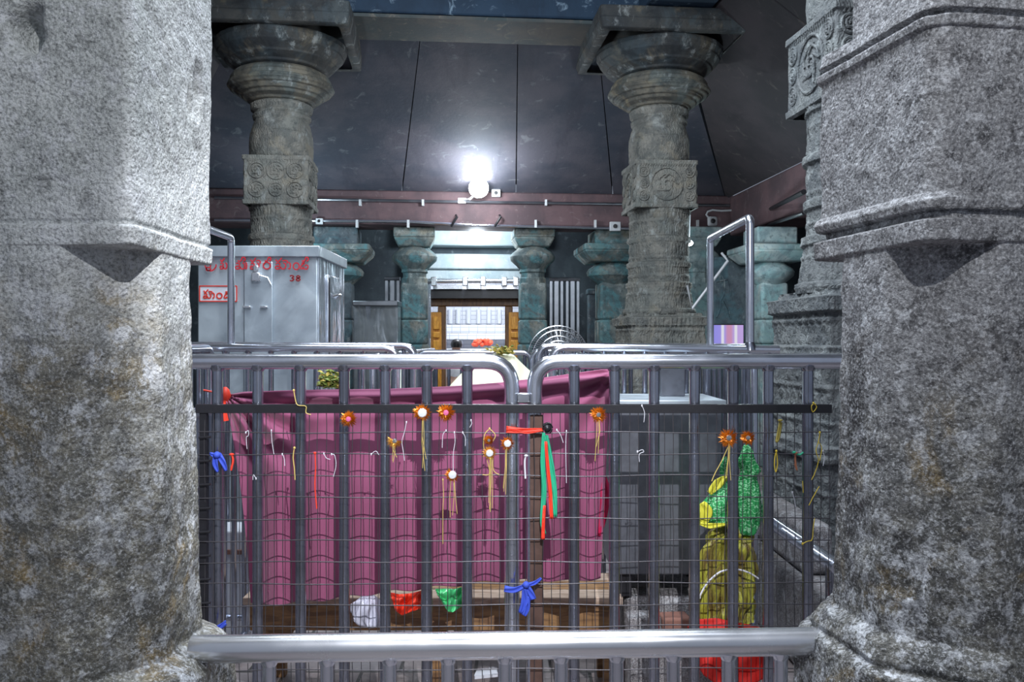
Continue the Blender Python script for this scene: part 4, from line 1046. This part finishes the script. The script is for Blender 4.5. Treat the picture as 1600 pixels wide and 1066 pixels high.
def string(name, label, cat, pts, r, mat, d_=None, group=None, extra=()):
    d_ = d_ or dk; mb = MB()
    for pp in (pts,)+tuple(extra):
        q = smooth(list(pp), 4); mb.tube([P(x, y, d_)+Vector((0, random.uniform(-.001, .001), 0)) for x, y in q], r, 6)
    # knot
    k_ = P(pts[0][0], pts[0][1], d_); mb.lathe([(-.004, .001), (-.002, r*2.2), (.002, r*2.2), (.004, .001)], k_, 8)
    o = mb.build(name, mat, None); return setp(o, label, cat, group)
WT = 'white threads knotted on the mesh'
ws = [
 ([(384, 676), (388, 673), (388, 681), (385, 684), (386, 702)], 'white thread with a ring knot on the top wire at far left'),
 ([(424, 673), (425, 690), (428, 710)], 'white thread hanging from the top wire between the first two bars at left'),
 ([(441, 710), (444, 716), (445, 728)], 'short white thread on the second wire at left'),
 ([(506, 709), (510, 716), (516, 718)], 'short curled white thread on the second wire in front of the third bar gap'),
 ([(518, 710), (523, 712), (525, 728), (521, 745)], 'longer white thread on the second wire beside the fourth bar'),
 ([(580, 710), (587, 705), (592, 711)], 'arched white thread on the second wire above the cloth middle'),
 ([(635, 660), (632, 675), (628, 690), (630, 705), (632, 720)], 'long white thread left of the gold-edged rosette'),
 ([(697, 673), (692, 680), (691, 700)], 'forked white thread on the top wire below the pink-centred rosette'),
 ([(710, 676), (711, 690), (708, 715), (709, 770)], 'very long white thread falling to the lowest rosette'),
 ([(723, 676), (727, 684), (727, 697)], 'white thread left of the tangle of gold threads'),
 ([(736, 657), (737, 662), (734, 668)], 'tiny white thread between black bar and top wire'),
 ([(822, 712), (820, 722), (821, 748)], 'thick white thread bunch beside the rusty post'),
 ([(870, 672), (876, 680), (880, 692)], 'forked white thread right of the black knot'),
 ([(885, 674), (884, 700), (885, 755)], 'straight long white thread beside the bar right of the ribbons'),
 ([(996, 706), (1003, 703), (1006, 706), (999, 710), (999, 722)], 'white thread knot on the second wire before the steel chest'),
 ([(1003, 634), (1007, 645), (1006, 660)], 'white thread over the black bar above the steel chest'),
 ([(1286, 705), (1288, 715), (1286, 728)], 'white thread on the mesh at the far right edge'),
 ([(1238, 770), (1241, 780), (1243, 792)], 'white thread on the fourth wire behind the far right bars'),
 ([(400, 748), (396, 742), (395, 750)], 'small white loop on the third wire at far left'),
]
for i, (pts, lab) in enumerate(ws): string('cotton_thread', lab, 'thread', pts, .0010 if 'thick' not in lab else .003, M['thread_white'], None, WT)
string('gold_thread', 'gold thread tied over the black bar near the left', 'thread', [(459, 610), (461, 622), (465, 633), (478, 635), (478, 645), (486, 648)], .0015, M['thread_gold'])
string('gold_thread', 'gold thread hanging beside the third bar from the left', 'thread', [(460, 700), (458, 715), (460, 735), (461, 750)], .0018, M['thread_gold'])
string('gold_thread', 'tangle of gold threads around two tinsel rosettes', 'thread', [(765, 670), (757, 680), (756, 700), (762, 705)], .0014, M['thread_gold'], None, None, ([(765, 670), (774, 680), (770, 690)], [(760, 715), (765, 740), (754, 742)], [(770, 715), (771, 735), (780, 742)], [(766, 720), (766, 800)]))
string('gold_thread', 'single fine thread hanging to the lower mesh beneath the lowest rosette', 'thread', [(692, 750), (693, 775), (692, 800), (692, 850)], .0011, M['thread_gold'])
string('gold_thread', 'long gold thread slanting down from the left chest-side rosette', 'thread', [(1141, 690), (1128, 720), (1118, 738), (1112, 752)], .0014, M['thread_gold'])
string('yellow_thread', 'yellow thread bunch knotted over the black bar at far right', 'thread', [(1271, 630), (1276, 636), (1270, 644), (1268, 634), (1275, 631)], .0014, M['thread_yellow'])
string('yellow_thread', 'yellow-green thread bunch hanging on the first wire at right', 'thread', [(1219, 657), (1216, 675), (1213, 690), (1217, 685), (1221, 660)], .0035, M['dry_flower'])
string('yellow_thread', 'bright yellow loop ending in red at the second wire on the right', 'thread', [(1213, 705), (1210, 722), (1212, 738), (1215, 724), (1213, 706)], .0016, M['thread_yellow'])
string('yellow_thread', 'long yellow thread bunch trailing down beside the right pillar', 'thread', [(1281, 676), (1279, 690), (1275, 705), (1279, 720), (1273, 740), (1268, 750)], .0014, M['thread_yellow'], None, None, ([(1278, 690), (1284, 700), (1281, 720)], [(1280, 760), (1270, 778), (1264, 790)], [(1254, 752), (1255, 770)]))
string('orange_thread', 'rust-coloured thread tied at the second wire on the right', 'thread', [(1243, 708), (1243, 722), (1245, 735), (1242, 725)], .003, M['orange_thread'])
string('green_thread', 'short dark green tie beside the rust-coloured thread', 'thread', [(1241, 707), (1249, 711), (1255, 707)], .003, M['green_ribbon'])
string('red_thread', 'thin red strip hanging before the cloth between third and fourth bars', 'thread', [(492, 708), (493, 730), (492, 755), (493, 775), (495, 795)], .0022, M['orange_red'])
string('red_thread', 'short red thread tied at the left edge of the maroon cloth', 'thread', [(362, 710), (364, 720), (361, 735), (362, 728)], .0035, M['orange_red'])
string('yellow_thread', 'yellow thread scrap at lower right on the mesh', 'thread', [(1254, 850), (1262, 846), (1269, 843), (1271, 822), (1273, 810)], .0014, M['thread_yellow'])

def strip(mb, pts, wd, d_, tw=0.):
    """cloth strip: pts (px,py), wd widths px"""
    q = smooth(pts, 5); n = len(q); G = []
    for i, (x, y) in enumerate(q):
        a_ = q[min(i+1, n-1)]; b_ = q[max(i-1, 0)]; tx_, ty_ = a_[0]-b_[0], a_[1]-b_[1]; L_ = math.hypot(tx_, ty_) or 1
        wv = np.interp(i/(n-1), np.linspace(0, 1, len(wd)), wd)/2; nx, ny = -ty_/L_*wv, tx_/L_*wv
        row = [P(x+nx*s_, y+ny*s_, d_-.004-.006*math.cos(s_*4+i*.6)*(.6)) for s_ in np.linspace(-1, 1, 9)]
        G.append(row)
    mb.grid(G); return mb
def strips(name, label, cat, mat, lst, d_=None, solid=.0015, knot=None):
    mb = MB(); d_ = d_ or dk
    for pts, wd in lst: strip(mb, pts, wd, d_)
    if knot: mb.lathe([(-.01, .003), (-.006, .009), (0, .011), (.006, .009), (.01, .003)], P(knot[0], knot[1], d_-.008), 12)
    o = mb.build(name, mat, None, ang=180, solid=solid); return setp(o, label, cat)
strips('blue_ribbon', 'blue cloth strip knotted on the left end of the mesh', 'ribbon', M['blue'], [([(328, 708), (336, 712), (346, 710)], [3, 8, 4]), ([(338, 710), (336, 725), (340, 738)], [8, 9, 4]), ([(342, 710), (348, 722), (353, 736)], [8, 9, 5])], knot=(339, 711))
strips('blue_ribbon', 'flat blue strip on the mesh low at the left pillar', 'ribbon', M['blue'], [([(320, 988), (335, 985), (353, 974)], [6, 10, 6]), ([(328, 984), (342, 980), (353, 970)], [2, 4, 2])])
strips('blue_ribbon', 'blue ribbon tied in a bow round the middle of the gate', 'ribbon', M['blue'], [([(788, 920), (805, 922), (824, 914)], [10, 9, 6]), ([(824, 914), (836, 911), (846, 904)], [6, 6, 4]), ([(824, 916), (830, 928), (833, 937)], [8, 9, 10]), ([(820, 920), (820, 940), (812, 958)], [8, 12, 5]), ([(825, 932), (824, 950), (818, 962)], [6, 8, 8])], knot=(822, 914))
strips('red_ribbon', 'red ribbon stretched level between the gate leaves', 'ribbon', M['orange_red'], [([(791, 671), (815, 673), (847, 672)], [11, 8, 5]), ([(792, 668), (820, 676), (848, 673)], [3, 4, 3])])
o = strips('black_knot', 'small black cloth knot where the red ribbon is tied', 'knot', M['black'], [([(848, 666), (857, 664), (862, 670)], [5, 8, 5]), ([(862, 670), (856, 675), (849, 668)], [5, 6, 4])], knot=(855, 669))
strips('green_ribbon', 'green ribbon hanging from the black knot beside the rusty post', 'ribbon', M['green_ribbon'], [([(850, 676), (848, 720), (850, 770), (847, 815), (851, 835)], [5, 7, 8, 6, 5]), ([(854, 680), (862, 730), (866, 770), (868, 808)], [5, 8, 9, 5])], d_=dk)
strips('red_ribbon', 'narrow red ribbon hanging between the green ribbon tails', 'ribbon', M['orange_red'], [([(853, 690), (856, 730), (860, 775), (862, 811)], [4, 5, 6, 5]), ([(851, 790), (849, 820), (848, 843)], [4, 5, 6])], d_=dk-.006)
strips('crimson_cloth', 'crimson cloth hanging at the right edge of the maroon cloth', 'cloth', M['magenta'], [([(944, 742), (946, 770), (942, 810), (936, 838)], [4, 16, 12, 4])], d_=3.0)

# tied bags hanging inside the mesh
def blob(name, label, cat, pts, wid, mat, d_, depth, seed, fold=.2, parent=None, nfold=9, tag_=True):
    """crumpled bag: centre line pts (px,py), half widths px, per-row depth"""
    q = smooth(pts, 6); n = len(q); N = 48; V = []
    for i, (x, y) in enumerate(q):
        wv = np.interp(i/(n-1), np.linspace(0, 1, len(wid)), wid)/F*d_; c_ = P(x, y, d_)
        for k in range(N):
            a_ = 2*PI*k/N; rr_ = 1+fold*math.sin(a_*nfold+i*.35+seed)*.5+fold*.6*math.sin(a_*4+i*.5+seed*2)
            V.append((c_.x+wv*rr_*math.cos(a_), c_.y+min(wv, depth)*rr_*math.sin(a_), c_.z))
    mb = MB(); mb.add(V, [(i*N+k, i*N+(k+1) % N, (i+1)*N+(k+1) % N, (i+1)*N+k) for i in range(n-1) for k in range(N)]+[tuple(range(N))[::-1], tuple(range((n-1)*N, n*N))])
    o = mb.build(name, mat, parent, ang=60)
    if tag_: setp(o, label, cat)
    return o
t = thing('lace_bundle', 'green lace cloth bundle with two knotted tops, hanging inside the mesh', 'bundle', P(1150, 830, 2.93)); t['_o'] = tuple(t.location)
blob('right_bundle', '', '', [(1166, 695), (1168, 706), (1167, 722), (1172, 735), (1168, 748), (1170, 775), (1172, 800), (1168, 830), (1167, 836)], [2, 9, 13, 15, 12, 17, 18, 13, 6], M['green_net'], 2.93, .045, 1, parent=t, tag_=False)
blob('left_bundle', '', '', [(1133, 714), (1132, 730), (1133, 748), (1130, 765), (1126, 790), (1122, 812), (1124, 818)], [2, 6, 7, 14, 27, 22, 8], M['green_net'], 2.95, .05, 2, parent=t, tag_=False)
yb = MB(); strip(yb, [(1136, 746), (1122, 756), (1108, 771)], [6, 16, 8], 2.90); strip(yb, [(1096, 786), (1103, 800), (1098, 818)], [10, 22, 12], 2.91); strip(yb, [(1094, 818), (1110, 822), (1134, 820)], [4, 9, 4], 2.9)
yb.build('yellow_lining', M['bag_yellow'], t, ang=180, solid=.0015)
blob('olive_bag', 'shiny olive-yellow cloth bag hanging beneath the green lace bundle', 'bag', [(1150, 818), (1145, 830), (1138, 850), (1133, 890), (1132, 930), (1130, 960), (1130, 968)], [8, 26, 34, 40, 42, 40, 36], M['olive'], 2.98, .07, 3, .28, nfold=13)
string('bag_handle', 'pale cord looping across the olive-yellow bag', 'cord', [(1092, 934), (1105, 912), (1125, 894), (1150, 890), (1170, 895), (1186, 905)], .003, M['thread_white'], 2.88)
def sheetcloth(name, label, cat, outline_top, outline_bot, mat, d_, seed, amp=.02, solid=.002):
    nu, nv = 50, 26; G = []
    for j in range(nv):
        v = j/(nv-1); row = []
        for i in range(nu):
            u = i/(nu-1); tx_ = np.interp(u, np.linspace(0, 1, len(outline_top)), [a_[0] for a_ in outline_top]); ty_ = np.interp(u, np.linspace(0, 1, len(outline_top)), [a_[1] for a_ in outline_top])
            bx_ = np.interp(u, np.linspace(0, 1, len(outline_bot)), [a_[0] for a_ in outline_bot]); by_ = np.interp(u, np.linspace(0, 1, len(outline_bot)), [a_[1] for a_ in outline_bot])
            dd = amp*(math.sin(u*9+seed+v*2)+.6*math.sin(u*17+v*7+seed)+.4*math.sin(v*13+u*5))
            row.append(P(tx_*(1-v)+bx_*v, ty_*(1-v)+by_*v, d_+dd))
        G.append(row)
    return setp(MB().grid(G).build(name, mat, None, ang=180, solid=solid), label, cat)
sheetcloth('red_cloth', 'bright red cloth bundled below the olive bag at lower right', 'cloth', [(1074, 980), (1092, 968), (1120, 966), (1145, 972), (1170, 976), (1200, 984)], [(1090, 1040), (1100, 1056), (1120, 1070), (1150, 1072), (1180, 1068), (1212, 1050)], M['red_cloth'], 2.9, 1, .018)
blob('white_plastic_bag', 'crumpled white plastic bag lying against the bench edge', 'bag', [(575, 932), (573, 942), (574, 960), (580, 974), (583, 980)], [8, 20, 24, 17, 5], M['white_bag'], 3.02, .04, 5, .3)
sheetcloth('red_plastic_bag', 'crumpled orange-red plastic bag beside the white one', 'bag', [(609, 926), (625, 929), (645, 927), (663, 922)], [(618, 955), (628, 962), (645, 955), (664, 950)], M['red_bag'], 3.0, 3, .02)
sheetcloth('green_plastic_bag', 'light green plastic bag hanging to a point below the maroon cloth', 'bag', [(680, 921), (695, 920), (710, 921), (727, 916)], [(684, 930), (700, 956), (708, 957), (726, 944)], M['green_plastic'], 3.0, 5, .012)
# papers and floor litter behind the low rail
k = MB().slab(P(740, 1062, 3.1), P(778, 1058, 3.1), P(776, 1046, 3.3), P(746, 1050, 3.3), (0, 0, .012)).build('paper_packet', M['sign_white'], None); setp(k, 'white paper packet lying low behind the foreground rail', 'packet')
